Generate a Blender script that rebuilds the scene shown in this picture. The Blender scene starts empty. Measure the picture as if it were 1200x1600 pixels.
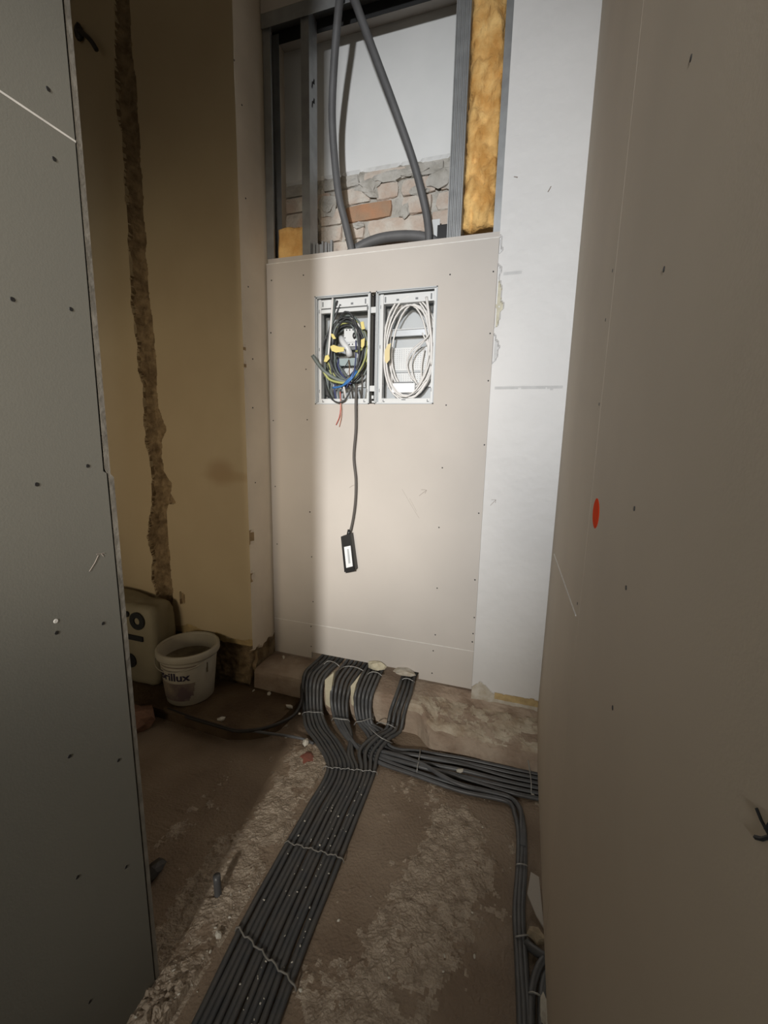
import bpy, bmesh, math, random
from mathutils import Vector, Matrix, noise

random.seed(7)
scene = bpy.context.scene
col = scene.collection

# ------------------------------------------------------------------ camera
cam_data = bpy.data.cameras.new('camera')
cam_data.sensor_fit = 'HORIZONTAL'
cam_data.sensor_width = 36.0
cam_data.lens = 666.9 * 36.0 / 1200.0
cam_data.clip_start = 0.01
camera = bpy.data.objects.new('camera', cam_data)
col.objects.link(camera)
cr, cu, cf = Vector((0.95075, 0.30916, 0.02213)), Vector((-0.07295, 0.15381, 0.9854)), Vector((-0.30124, 0.93849, -0.16879))
m = Matrix((cr, cu, -cf)).transposed().to_4x4()
m.translation = (0.0, 0.0, 1.25)
camera.matrix_world = m
scene.camera = camera

# ------------------------------------------------------------------ world, lamp, exposure
world = bpy.data.worlds.new('world')
scene.world = world
world.use_nodes = True
bg = world.node_tree.nodes['Background']
bg.inputs[0].default_value = (1.0, 0.90, 0.74, 1)
bg.inputs[1].default_value = 0.18

def spot(name, loc, aim, energy, size, blend, radius, color):
    d = bpy.data.lights.new(name, 'SPOT')
    d.energy = energy
    d.spot_size = math.radians(size)
    d.spot_blend = blend
    d.shadow_soft_size = radius
    d.color = color
    o = bpy.data.objects.new(name, d)
    col.objects.link(o)
    o.location = loc
    o.rotation_euler = (Vector(aim) - Vector(loc)).to_track_quat('-Z', 'Y').to_euler()
    return o

# a work lamp behind the camera, plus three added fill spots
spot('work_lamp', (-0.17, -3.00, 2.05), (-0.60, 1.80, 1.74), 760.0, 40, 1.0, 0.14, (0.97, 0.985, 1.0))
spot('floor_fill_spot', (-0.17, -3.00, 1.95), (-0.64, 1.66, 0.30), 430.0, 24, 1.0, 0.14, (1.0, 0.95, 0.87))  # added spot just below the work lamp, brightens the floor
spot('board_fill_spot', (0.02, -1.20, 1.55), (-0.98, 1.80, 1.35), 150.0, 42, 1.0, 0.10, (1.0, 0.90, 0.78))  # unseen fill, lifts the shadowed left of the board and the pier side
spot('pier_fill_spot', (-1.75, -1.20, 1.05), (-1.45, 1.62, 1.15), 74.0, 52, 1.0, 0.35, (1.0, 0.82, 0.58))  # made-up warm fill that brightens the left pier wall

scene.view_settings.view_transform = 'Standard'
scene.view_settings.look = 'None'
scene.view_settings.gamma = 1.0
scene.view_settings.use_curve_mapping = False
scene.view_settings.exposure = 0.0

# ------------------------------------------------------------------ materials
MATS = {}
def mat(name, color, rough=0.7, var=0.0, vscale=6.0, color2=None, bump=0.0, bscale=60.0, metal=0.0, detail=4.0,
        spec=0.5, transmission=0.0, lo=0.35, hi=0.65, rvar=0.0):
    mt = bpy.data.materials.new(name)
    mt.use_nodes = True
    nt = mt.node_tree
    b = nt.nodes['Principled BSDF']
    b.inputs['Roughness'].default_value = rough
    b.inputs['Metallic'].default_value = metal
    b.inputs['Specular IOR Level'].default_value = spec
    c1 = (*color, 1)
    b.inputs['Base Color'].default_value = c1
    tc = nt.nodes.new('ShaderNodeTexCoord')
    if color2 is None and var > 0:
        color2 = tuple(max(0, c * (1 - var)) for c in color)
    if color2 is not None:
        n = nt.nodes.new('ShaderNodeTexNoise')
        n.inputs['Scale'].default_value = vscale
        n.inputs['Detail'].default_value = detail
        nt.links.new(tc.outputs['Object'], n.inputs['Vector'])
        r = nt.nodes.new('ShaderNodeValToRGB')
        r.color_ramp.elements[0].position = lo
        r.color_ramp.elements[1].position = hi
        r.color_ramp.elements[0].color = c1
        r.color_ramp.elements[1].color = (*color2, 1)
        nt.links.new(n.outputs['Fac'], r.inputs['Fac'])
        nt.links.new(r.outputs['Color'], b.inputs['Base Color'])
        if rvar > 0:
            mr = nt.nodes.new('ShaderNodeMapRange')
            mr.inputs['From Min'].default_value = lo
            mr.inputs['From Max'].default_value = hi
            mr.inputs['To Min'].default_value = rough - rvar
            mr.inputs['To Max'].default_value = rough + rvar
            nt.links.new(n.outputs['Fac'], mr.inputs['Value'])
            nt.links.new(mr.outputs['Result'], b.inputs['Roughness'])
    if bump > 0:
        n2 = nt.nodes.new('ShaderNodeTexNoise')
        n2.inputs['Scale'].default_value = bscale
        n2.inputs['Detail'].default_value = 6.0
        nt.links.new(tc.outputs['Object'], n2.inputs['Vector'])
        bp = nt.nodes.new('ShaderNodeBump')
        bp.inputs['Strength'].default_value = bump
        bp.inputs['Distance'].default_value = 0.01
        nt.links.new(n2.outputs['Fac'], bp.inputs['Height'])
        nt.links.new(bp.outputs['Normal'], b.inputs['Normal'])
    MATS[name] = mt
    return mt

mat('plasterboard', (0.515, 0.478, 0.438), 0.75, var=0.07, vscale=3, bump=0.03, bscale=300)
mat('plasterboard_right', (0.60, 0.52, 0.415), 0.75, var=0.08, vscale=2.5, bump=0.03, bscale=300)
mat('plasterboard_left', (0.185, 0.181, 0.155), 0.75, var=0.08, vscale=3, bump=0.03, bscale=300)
mat('edge_bead', (0.22, 0.205, 0.175), 0.6, var=0.3, vscale=30, bump=0.3, bscale=50)
mat('gypsum_edge', (0.72, 0.70, 0.66), 0.85, var=0.15, vscale=40)
mat('white_paint', (0.63, 0.622, 0.61), 0.55, var=0.04, vscale=5, bump=0.015, bscale=25)
mat('cream_plaster', (0.56, 0.53, 0.42), 0.85, var=0.15, vscale=40, bump=0.3, bscale=80)
mat('white_plaster', (0.74, 0.745, 0.735), 0.7, var=0.05, vscale=6, bump=0.05, bscale=80)
mat('old_beige_paint', (0.50, 0.41, 0.265), 0.65, color2=(0.45, 0.36, 0.23), vscale=2.2, bump=0.06, bscale=30)
def stain(mname, center, radii, color):
    nt = MATS[mname].node_tree
    b = nt.nodes['Principled BSDF']
    src = b.inputs['Base Color'].links[0].from_socket
    tc = nt.nodes.new('ShaderNodeTexCoord')
    mp = nt.nodes.new('ShaderNodeMapping')
    mp.vector_type = 'TEXTURE'
    mp.inputs['Location'].default_value = center
    mp.inputs['Scale'].default_value = radii
    nt.links.new(tc.outputs['Object'], mp.inputs['Vector'])
    ln = nt.nodes.new('ShaderNodeVectorMath')
    ln.operation = 'LENGTH'
    nt.links.new(mp.outputs['Vector'], ln.inputs[0])
    mr = nt.nodes.new('ShaderNodeMapRange')
    mr.inputs['From Min'].default_value = 1.0
    mr.inputs['From Max'].default_value = 0.2
    mr.inputs['To Max'].default_value = 0.6
    mr.interpolation_type = 'SMOOTHSTEP'
    nt.links.new(ln.outputs['Value'], mr.inputs['Value'])
    mx = nt.nodes.new('ShaderNodeMix')
    mx.data_type = 'RGBA'
    nt.links.new(mr.outputs['Result'], mx.inputs[0])
    nt.links.new(src, mx.inputs[6])
    mx.inputs[7].default_value = (*color, 1)
    nt.links.new(mx.outputs[2], b.inputs['Base Color'])
stain('old_beige_paint', (-1.304,1.62,1.084), (0.11, 0.2, 0.085), (0.30, 0.19, 0.095))
stain('old_beige_paint', (-1.253,1.62,1.066), (0.20, 0.2, 0.035), (0.36, 0.26, 0.14))
mat('pier_side_paint', (0.72, 0.635, 0.52), 0.65, var=0.10, vscale=5, bump=0.05, bscale=40)
mat('rough_mortar', (0.30, 0.22, 0.125), 0.95, color2=(0.16, 0.11, 0.06), vscale=22, bump=0.5, bscale=70)
mat('chipped_plaster', (0.52, 0.49, 0.43), 0.9, color2=(0.42, 0.37, 0.29), vscale=30, bump=0.4, bscale=90)
mat('yellow_plaster', (0.47, 0.35, 0.17), 0.85, var=0.3, vscale=30, bump=0.3, bscale=80)
mat('stain_brown', (0.36, 0.25, 0.13), 0.8, var=0.2, vscale=30)
mat('grey_smear', (0.54, 0.54, 0.535), 0.7, var=0.1, vscale=30)
mat('concrete', (0.285, 0.22, 0.16), 0.55, color2=(0.205, 0.15, 0.105), vscale=4.5, bump=0.45, bscale=120, rvar=0.08, spec=0.4)
mat('concrete_crust', (0.47, 0.39, 0.305), 0.34, color2=(0.31, 0.245, 0.182), vscale=30, bump=0.9, bscale=150, spec=0.6)
mat('ledge_stone', (0.42, 0.34, 0.265), 0.8, color2=(0.28, 0.205, 0.15), vscale=9, bump=0.5, bscale=70)
mat('ledge_lime', (0.56, 0.50, 0.40), 0.8, color2=(0.36, 0.28, 0.20), vscale=14, bump=0.6, bscale=60)
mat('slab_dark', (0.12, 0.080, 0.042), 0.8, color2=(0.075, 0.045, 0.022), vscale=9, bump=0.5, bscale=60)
mat('brick_pale', (0.58, 0.54, 0.48), 0.95, color2=(0.50, 0.40, 0.33), vscale=14, bump=0.8, bscale=60)
mat('brick_pink', (0.48, 0.36, 0.285), 0.95, color2=(0.56, 0.51, 0.45), vscale=16, bump=0.8, bscale=60)
mat('brick_red', (0.42, 0.225, 0.13), 0.95, color2=(0.35, 0.23, 0.15), vscale=14, bump=0.6, bscale=60)
mat('mortar', (0.50, 0.48, 0.44), 0.95, color2=(0.36, 0.34, 0.30), vscale=18, bump=0.9, bscale=60)
mat('galvanised', (0.36, 0.37, 0.375), 0.42, var=0.18, vscale=18, metal=0.55)
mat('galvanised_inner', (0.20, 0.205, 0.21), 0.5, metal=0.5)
mat('glass_wool', (0.80, 0.52, 0.20), 0.95, color2=(0.62, 0.33, 0.10), vscale=11, bump=0.9, bscale=45)
mat('glass_wool_light', (0.80, 0.52, 0.20), 0.95, color2=(0.54, 0.28, 0.075), vscale=13, bump=0.9, bscale=45)
mat('conduit_grey', (0.062, 0.066, 0.070), 0.50, color2=(0.085, 0.082, 0.078), vscale=25, spec=0.5, bump=0.08, bscale=250)
mat('conduit_light', (0.10, 0.105, 0.112), 0.42, color2=(0.075, 0.075, 0.077), vscale=20, spec=0.5)
mat('conduit_upper', (0.115, 0.115, 0.118), 0.55, var=0.15, vscale=20)
mat('cable_black', (0.025, 0.022, 0.020), 0.5)
mat('cable_dark', (0.075, 0.068, 0.062), 0.5)
mat('tie_wire', (0.40, 0.40, 0.385), 0.4, metal=0.3)
mat('white_plastic', (0.60, 0.615, 0.62), 0.4)
mat('light_grey_plastic', (0.43, 0.455, 0.47), 0.45)
mat('grey_rail', (0.46, 0.48, 0.50), 0.35, metal=0.5)
mat('clear_bar', (0.30, 0.36, 0.37), 0.3)
mat('white_wire', (0.68, 0.67, 0.655), 0.45)
mat('wire_black', (0.035, 0.037, 0.04), 0.45)
mat('wire_grey_green', (0.14, 0.165, 0.16), 0.45)
mat('wire_yellow_green', (0.36, 0.38, 0.13), 0.5)
mat('wire_blue', (0.045, 0.17, 0.44), 0.45)
mat('wire_brown', (0.20, 0.13, 0.08), 0.5)
mat('wire_red', (0.50, 0.07, 0.05), 0.5)
mat('wire_pink', (0.58, 0.30, 0.22), 0.5)
mat('wire_navy', (0.06, 0.07, 0.16), 0.5)
mat('tag_yellow', (0.66, 0.56, 0.20), 0.6)
mat('tag_cream', (0.64, 0.54, 0.30), 0.6)
mat('black_plastic', (0.012, 0.012, 0.013), 0.4)
mat('black_void', (0.006, 0.005, 0.005), 0.9)
mat('label_white', (0.78, 0.80, 0.82), 0.5)
mat('print_grey', (0.17, 0.18, 0.19), 0.6)
mat('screw_dark', (0.015, 0.014, 0.013), 0.6)
mat('orange_paint', (0.95, 0.075, 0.01), 0.9, spec=0.05)
mat('pen_black', (0.01, 0.012, 0.014), 0.7)
mat('pencil', (0.26, 0.22, 0.19), 0.8)
mat('bucket_plastic', (0.42, 0.385, 0.31), 0.55, var=0.25, vscale=7)
mat('bucket_dirt', (0.20, 0.165, 0.11), 0.9, var=0.4, vscale=14, bump=0.5, bscale=40)
mat('bucket_print', (0.025, 0.02, 0.045), 0.6)
mat('bucket_picture', (0.12, 0.085, 0.09), 0.6, color2=(0.32, 0.27, 0.19), vscale=9)
mat('sack_plastic', (0.30, 0.265, 0.18), 0.65, var=0.18, vscale=6, bump=0.25, bscale=14)
mat('brick_lump', (0.24, 0.13, 0.085), 0.95, var=0.3, vscale=12, bump=0.7, bscale=50)
mat('foam_pale', (0.62, 0.57, 0.42), 0.85, var=0.15, vscale=20, bump=0.3, bscale=60)
mat('plaster_chip', (0.66, 0.63, 0.55), 0.8, var=0.2, vscale=30)
mat('red_stain', (0.24, 0.085, 0.06), 0.6)
mat('plastic_sheet', (0.44, 0.405, 0.36), 0.4)
mat('tan_lump', (0.44, 0.36, 0.25), 0.8, var=0.3, vscale=30, bump=0.4, bscale=60)
mat('track_gap_shade', (0.02, 0.02, 0.02), 0.9)  # near-black colour standing in for shadow inside the top track
mat('tie_dusty', (0.20, 0.19, 0.17), 0.6)
mat('ceiling_paint', (0.50, 0.48, 0.44), 0.9)

# ------------------------------------------------------------------ helpers
def link(name, me, mats, parent=None, smooth=False):
    o = bpy.data.objects.new(name, me)
    col.objects.link(o)
    if not isinstance(mats, (list, tuple)):
        mats = [mats]
    for q in mats:
        me.materials.append(MATS[q])
    if smooth:
        for p in me.polygons:
            p.use_smooth = True
    if parent is not None:
        o.parent = parent
        o.matrix_parent_inverse = Matrix.Translation(parent.location).inverted() if parent.type == 'EMPTY' else Matrix.Identity(4)
    return o

def raw(name, verts, faces, mats, parent=None, smooth=False, idx=None):
    me = bpy.data.meshes.new(name)
    me.from_pydata([tuple(v) for v in verts], [], faces)
    if idx:
        for p, i in zip(me.polygons, idx):
            p.material_index = i
    me.update()
    return link(name, me, mats, parent, smooth)

def tag(o, label, cat, group=None):
    o['label'] = label
    o['category'] = cat
    if group:
        o['group'] = group
    return o

def structure(o, label=None):
    o['kind'] = 'structure'
    if label:
        o['label'] = label
    return o

def thing(name, label, cat, loc=(0, 0, 0), group=None):
    o = bpy.data.objects.new(name, None)
    o.empty_display_size = 0.05
    col.objects.link(o)
    o.location = loc
    return tag(o, label, cat, group)

def bm_box(bm, lo, hi, mi=0):
    x0, y0, z0 = lo
    x1, y1, z1 = hi
    v = [bm.verts.new(p) for p in ((x0, y0, z0), (x1, y0, z0), (x1, y1, z0), (x0, y1, z0), (x0, y0, z1), (x1, y0, z1), (x1, y1, z1), (x0, y1, z1))]
    fs = []
    for f in ((0, 3, 2, 1), (4, 5, 6, 7), (0, 1, 5, 4), (1, 2, 6, 5), (2, 3, 7, 6), (3, 0, 4, 7)):
        q = bm.faces.new([v[i] for i in f])
        q.material_index = mi
        fs.append(q)
    return fs

def boxes(name, lst, mats, parent=None, bevel=0.0):
    bm = bmesh.new()
    for b in lst:
        bm_box(bm, b[0], b[1], b[2] if len(b) > 2 else 0)
    if bevel > 0:
        bmesh.ops.bevel(bm, geom=list(bm.edges), offset=bevel, segments=2, affect='EDGES', profile=0.5)
    me = bpy.data.meshes.new(name)
    bm.to_mesh(me)
    bm.free()
    return link(name, me, mats, parent)

def prism(name, poly, axis, a, b, mats, parent=None):
    """poly: outline in the two other axes, extruded along axis from a to b."""
    def P(u, v, w):
        return {'x': (w, u, v), 'y': (u, w, v), 'z': (u, v, w)}[axis]
    n = len(poly)
    verts = [P(u, v, a) for u, v in poly] + [P(u, v, b) for u, v in poly]
    bm = bmesh.new()
    vs = [bm.verts.new(p) for p in verts]
    bm.faces.new(vs[:n])
    bm.faces.new(list(reversed(vs[n:])))
    for i in range(n):
        j = (i + 1) % n
        bm.faces.new([vs[i], vs[n + i], vs[n + j], vs[j]])
    bmesh.ops.recalc_face_normals(bm, faces=list(bm.faces))
    me = bpy.data.meshes.new(name)
    bm.to_mesh(me)
    bm.free()
    return link(name, me, mats, parent)

def catmull(pts, step):
    pts = [Vector(p) for p in pts]
    if len(pts) < 3:
        n = max(1, int((pts[1] - pts[0]).length / step))
        return [pts[0].lerp(pts[1], i / n) for i in range(n + 1)]
    out = []
    ext = [pts[0] * 2 - pts[1]] + pts + [pts[-1] * 2 - pts[-2]]
    for i in range(1, len(ext) - 2):
        p0, p1, p2, p3 = ext[i - 1:i + 3]
        d1 = max((p1 - p0).length, 1e-4) ** 0.5
        d2 = max((p2 - p1).length, 1e-4) ** 0.5
        d3 = max((p3 - p2).length, 1e-4) ** 0.5
        m1 = (p1 - p0) / d1 - (p2 - p0) / (d1 + d2) + (p2 - p1) / d2
        m2 = (p2 - p1) / d2 - (p3 - p1) / (d2 + d3) + (p3 - p2) / d3
        m1 *= d2
        m2 *= d2
        n = max(1, int((p2 - p1).length / step))
        for k in range(n):
            t = k / n
            t2, t3 = t * t, t * t * t
            out.append(p1 * (2 * t3 - 3 * t2 + 1) + m1 * (t3 - 2 * t2 + t) + p2 * (-2 * t3 + 3 * t2) + m2 * (t3 - t2))
    out.append(pts[-1])
    return out

def tube_geo(pts, r, seg=8, step=0.012, closed=False, taper=None):
    c = catmull(pts, step)
    n = len(c)
    verts, faces = [], []
    t = (c[1] - c[0]).normalized()
    up = Vector((0, 0, 1)) if abs(t.z) < 0.9 else Vector((0, 1, 0))
    a = t.cross(up).normalized()
    for i in range(n):
        t = (c[min(i + 1, n - 1)] - c[max(i - 1, 0)]).normalized()
        a = (a - t * a.dot(t)).normalized()
        b = t.cross(a)
        rr = r * (taper(i / (n - 1)) if taper else 1)
        for k in range(seg):
            w = 2 * math.pi * k / seg
            verts.append(c[i] + (a * math.cos(w) + b * math.sin(w)) * rr)
    for i in range(n - 1):
        for k in range(seg):
            k2 = (k + 1) % seg
            faces.append((i * seg + k, i * seg + k2, (i + 1) * seg + k2, (i + 1) * seg + k))
    faces.append(tuple(reversed(range(seg))))
    faces.append(tuple((n - 1) * seg + k for k in range(seg)))
    return verts, faces

def tube(name, pts, r, m, parent=None, seg=8, step=0.012, taper=None):
    v, f = tube_geo(pts, r, seg, step, taper=taper)
    return raw(name, v, f, m, parent, smooth=True)

def fbm(x, y, z, s, oct=3):
    return noise.fractal(Vector((x * s, y * s, z * s)), 1.0, 2.0, oct)

def inside(poly, u, v):
    c = False
    n = len(poly)
    for i in range(n):
        x1, y1 = poly[i]
        x2, y2 = poly[i - 1]
        if (y1 > v) != (y2 > v) and u < (x2 - x1) * (v - y1) / (y2 - y1) + x1:
            c = not c
    return c

def lump(name, c, size, m, parent=None, seed=0, rough=0.35, sub=2):
    bm = bmesh.new()
    bmesh.ops.create_icosphere(bm, subdivisions=sub, radius=1.0)
    for v in bm.verts:
        k = 1 + rough * noise.noise(v.co * 1.7 + Vector((seed * 3.1, seed, -seed)))
        v.co = Vector((c[0] + v.co.x * size[0] * k, c[1] + v.co.y * size[1] * k, c[2] + v.co.z * size[2] * k))
    me = bpy.data.meshes.new(name)
    bm.to_mesh(me)
    bm.free()
    return link(name, me, m, parent)

# ================================================================== SETTING
# planes of the place: back plasterboard face y=1.80, pier front y=1.62, right masonry y=1.77,
# right plasterboard x=0.135, left partition x=-0.711, masonry behind the studs y=1.99
CEIL = 3.30

# ---- floor: uneven screed with crusty raised patches
def crust(x, y):
    v = 0.0
    # strip between partition and conduits, and patch right of the conduits
    if x < -0.56:
        v = max(v, 1 - abs((x + 0.70) / 0.13) ** 2) * (1 if y < 1.42 else 0)
    d = ((x + 0.17 - 0.06 * math.sin(y * 7)) / 0.14) ** 2 + ((y - 1.02) / 0.42) ** 2
    v = max(v, 1.15 - d)
    d = ((x + 0.22) / 0.16) ** 2 + ((y - 0.62) / 0.25) ** 2
    v = max(v, 1.0 - d)
    return max(0.0, min(1.0, v * 1.3 + 1.1 * fbm(x, y, 3.3, 11, 4)))

def floor_z(x, y):
    z = 0.006 * fbm(x, y, 0, 2.4) - 0.002
    k = crust(x, y)
    z += k * (0.0060 * fbm(x, y, 5, 24, 4) + 0.0055 * abs(fbm(x, y, 9, 48, 3)) + 0.002)
    # pile of rubble at the foot of the partition
    d = math.hypot(x + 0.67, y - 0.545)
    if d < 0.14:
        z += (1 - d / 0.14) * (0.022 + 0.03 * abs(fbm(x, y, 2, 45, 3)))
    if abs(x + 0.525) < 0.115:
        z = min(z, 0.0) * 0.5 - 0.001
    if x > 0.03:
        z = min(z, 0.001)
    return z

def axis_steps(segs):
    out = []
    for a, b, st in segs:
        n = max(1, int(round((b - a) / st)))
        out += [a + (b - a) * i / n for i in range(n)]
    out.append(segs[-1][1])
    return out
fx = axis_steps([(-2.7, -1.0, 0.1), (-1.0, 0.2, 0.0052), (0.2, 0.5, 0.1)])
fy = axis_steps([(-1.7, 0.3, 0.1), (0.3, 1.68, 0.0056), (1.68, 2.1, 0.1)])
verts = [(x, y, floor_z(x, y)) for y in fy for x in fx]
nx = len(fx)
faces, idx = [], []
for j in range(len(fy) - 1):
    for i in range(nx - 1):
        faces.append((j * nx + i, j * nx + i + 1, (j + 1) * nx + i + 1, (j + 1) * nx + i))
        cx, cy = (fx[i] + fx[i + 1]) / 2, (fy[j] + fy[j + 1]) / 2
        idx.append(1 if (-1.0 < cx < 0.2 and 0.3 < cy < 1.66 and (crust(cx, cy) + 0.55 * fbm(cx, cy, 8.1, 55, 3) > 0.62 or math.hypot(cx + 0.67, cy - 0.545) < 0.11) and abs(cx + 0.525) > 0.1) else 0)
structure(raw('floor', verts, faces, ['concrete', 'concrete_crust'], smooth=False, idx=idx), 'brown rough concrete screed floor with crusty patches')

# ---- ceiling
structure(boxes('ceiling', [((-2.7, -1.7, CEIL), (0.4, 2.1, CEIL + 0.05))], 'ceiling_paint'))

# ---- left partition (two layers of plasterboard)
wl = bpy.data.objects.new('wall_left', None)
col.objects.link(wl)
structure(wl, 'grey plasterboard partition with screw heads beside the camera')
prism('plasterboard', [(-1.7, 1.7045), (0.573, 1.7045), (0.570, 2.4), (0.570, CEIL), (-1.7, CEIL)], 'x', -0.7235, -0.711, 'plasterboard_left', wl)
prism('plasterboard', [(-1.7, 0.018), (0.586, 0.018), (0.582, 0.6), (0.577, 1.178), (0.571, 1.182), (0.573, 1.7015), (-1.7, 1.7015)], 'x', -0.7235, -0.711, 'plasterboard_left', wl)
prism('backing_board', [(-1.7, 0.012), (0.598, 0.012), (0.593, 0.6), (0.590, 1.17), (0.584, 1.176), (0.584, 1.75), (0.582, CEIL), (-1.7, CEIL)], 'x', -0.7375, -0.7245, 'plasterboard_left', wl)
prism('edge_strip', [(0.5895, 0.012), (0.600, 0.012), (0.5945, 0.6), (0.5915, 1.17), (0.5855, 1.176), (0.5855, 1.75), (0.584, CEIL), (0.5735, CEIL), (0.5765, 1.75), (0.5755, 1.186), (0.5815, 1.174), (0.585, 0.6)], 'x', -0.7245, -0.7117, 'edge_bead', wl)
boxes('joint_filler', [((-0.7235, -1.7, 1.7015), (-0.7106, 0.574, 1.7045))], 'gypsum_edge', wl)
boxes('metal_stud', [((-0.80, 0.54, 0.0), (-0.739, 0.575, CEIL))], 'galvanised', wl)

def disc_mesh(name, r, seg=10, depth=0.0012, sx=1.0, sy=1.0):
    bm = bmesh.new()
    bmesh.ops.create_cone(bm, cap_ends=True, segments=seg, radius1=r, radius2=r * 0.85, depth=depth)
    for v in bm.verts:
        v.co.x *= sx
        v.co.y *= sy
    me = bpy.data.meshes.new(name)
    bm.to_mesh(me)
    bm.free()
    return me
screw_me = disc_mesh('screw', 0.0036)
screw_me.materials.append(MATS['screw_dark'])
screw_small = disc_mesh('screw', 0.0034)
screw_small.materials.append(MATS['screw_dark'])
def screws(lst, normal, parent, me):
    q = Vector(normal).to_track_quat('Z', 'Y').to_euler()
    for p in lst:
        o = bpy.data.objects.new('screw', me)
        col.objects.link(o)
        o.location = p
        o.rotation_euler = q
        o.parent = parent
        if parent.type == 'EMPTY':
            o.matrix_parent_inverse = Matrix.Translation(parent.location).inverted()
screws([(-0.711,0.537,1.751),(-0.711,0.536,1.658),(-0.711,0.455,1.435),(-0.711,0.54,1.445),(-0.711,0.543,1.193),(-0.711,0.459,1.169),(-0.711,0.463,0.923),(-0.711,0.544,0.905),(-0.711,0.461,0.695),(-0.711,0.549,0.618),(-0.711,0.451,0.457),(-0.711,0.544,0.376),(-0.711,0.447,0.179)], (1, 0, 0), wl, screw_me)
fill = disc_mesh('filled_hole', 0.004)
fill.materials.append(MATS['gypsum_edge'])
o = bpy.data.objects.new('filled_hole', fill)
col.objects.link(o)
o.location = (-0.711,0.464,0.943)
o.rotation_euler = (0, math.pi / 2, 0)
o.parent = wl
def mark(name, strokes, m, parent, r=0.0012):
    """thin pen or pencil strokes lying on a surface"""
    vs, fs = [], []
    for s in strokes:
        v, f = tube_geo(s, r, 5, 0.01)
        k = len(vs)
        vs += v
        fs += [tuple(i + k for i in q) for q in f]
    return raw(name, vs, fs, m, parent)
mark('pencil_mark', [[(-0.711,0.528,1.009),(-0.711,0.539,1.021),(-0.711,0.547,1.033)], [(-0.711,0.544,1.036),(-0.711,0.553,1.035),(-0.711,0.56,1.034)], [(-0.711,0.553,1.035),(-0.711,0.557,1.029)]], 'pencil', wl, 0.0007)

# ---- right wall of plasterboard sheets
wr = bpy.data.objects.new('wall_right', None)
col.objects.link(wr)
structure(wr, 'greige plasterboard side wall with an orange spot')
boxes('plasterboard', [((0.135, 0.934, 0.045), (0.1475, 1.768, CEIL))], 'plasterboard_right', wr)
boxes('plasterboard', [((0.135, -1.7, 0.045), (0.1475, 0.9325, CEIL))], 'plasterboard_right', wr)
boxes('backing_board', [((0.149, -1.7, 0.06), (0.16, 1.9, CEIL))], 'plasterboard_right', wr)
boxes('joint_filler', [((0.1358, 0.9325, 0.75), (0.1470, 0.934, CEIL))], 'pencil', wr)
v, f = tube_geo([(0.135,1.656,0.843),(0.135,1.226,0.865),(0.135,0.973,0.878)], 0.0022, 5, 0.03)
raw('chalk_line', v, f, 'gypsum_edge', wr)
screws([(0.135,0.586,1.646),(0.135,0.59,1.445),(0.135,0.591,1.172),(0.135,0.584,1.072),(0.135,0.577,0.91),(0.135,0.964,1.574),(0.135,0.988,1.492),(0.135,0.957,1.327),(0.135,0.972,0.906)], (-1, 0, 0), wr, screw_me)
mark('pen_mark', [[(0.135,0.256,1.056),(0.135,0.25,1.054),(0.135,0.242,1.053)], [(0.135,0.253,1.041),(0.135,0.247,1.046),(0.135,0.24,1.055)], [(0.135,0.246,1.053),(0.135,0.242,1.063)]], 'pen_black', wr, 0.0012)
rs = disc_mesh('orange_spot', 1.0, 24, 0.0008, 1, 1)
for v in rs.vertices:
    v.co.x *= 0.036
    v.co.y *= 0.028
rs.materials.append(MATS['orange_paint'])
o = bpy.data.objects.new('orange_spot', rs)
col.objects.link(o)
o.location = (0.1346, 0.862, 1.123)
o.rotation_euler = Vector((-1, 0, 0)).to_track_quat('Z', 'Y').to_euler()
o.parent = wr
o['label'] = 'bright orange-red sprayed spot'

# ---- helper for plastered masonry: a grid in x,z with recessed broken areas
def wall_grid(name, x0, x1, z0, z1, y, step, recess, mats, label, gx=None):
    if gx is None:
        n_ = int((x1 - x0) / step) + 1
        gx = [x0 + (x1 - x0) * i / n_ for i in range(n_ + 1)]
    nxx = len(gx) - 1
    nzz = int((z1 - z0) / step) + 1
    vs, fs, ix = [], [], []
    for j in range(nzz + 1):
        for i in range(nxx + 1):
            x = gx[i]
            z = z0 + (z1 - z0) * j / nzz
            d, _ = recess(x, z)
            vs.append((x, y + d, z))
    for j in range(nzz):
        for i in range(nxx):
            a = j * (nxx + 1) + i
            fs.append((a, a + 1, a + nxx + 2, a + nxx + 1))
            x = (gx[i] + gx[i + 1]) / 2
            z = z0 + (z1 - z0) * (j + 0.5) / nzz
            ix.append(recess(x, z)[1])
    return structure(raw(name, vs, fs, mats, idx=ix), label)

# ---- pier wall at the left, facing the camera, with a long broken chase
CH_L = [(-1.709,3.121),(-1.723,2.994),(-1.743,2.819),(-1.754,2.682),(-1.762,2.577),(-1.741,2.513),(-1.738,2.439),(-1.746,2.291),(-1.739,2.214),(-1.751,2.06),(-1.753,1.9),(-1.748,1.763),(-1.736,1.65),(-1.751,1.537),(-1.725,1.479),(-1.727,1.332),(-1.727,1.212),(-1.715,1.167),(-1.705,1.06),(-1.719,0.902),(-1.741,0.836),(-1.762,0.737),(-1.738,0.64),(-1.749,0.521),(-1.729,0.421),(-1.677,0.394),(-1.687,0.271)]
CH_R = [(-1.641,3.103),(-1.65,2.976),(-1.654,2.845),(-1.651,2.731),(-1.645,2.661),(-1.648,2.521),(-1.649,2.401),(-1.646,2.277),(-1.649,2.101),(-1.649,1.945),(-1.645,1.784),(-1.636,1.674),(-1.639,1.506),(-1.64,1.362),(-1.599,1.274),(-1.634,1.214),(-1.637,1.078),(-1.588,1.019),(-1.62,0.909),(-1.631,0.876),(-1.63,0.781),(-1.631,0.618),(-1.626,0.486),(-1.628,0.401),(-1.637,0.28)]
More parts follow.
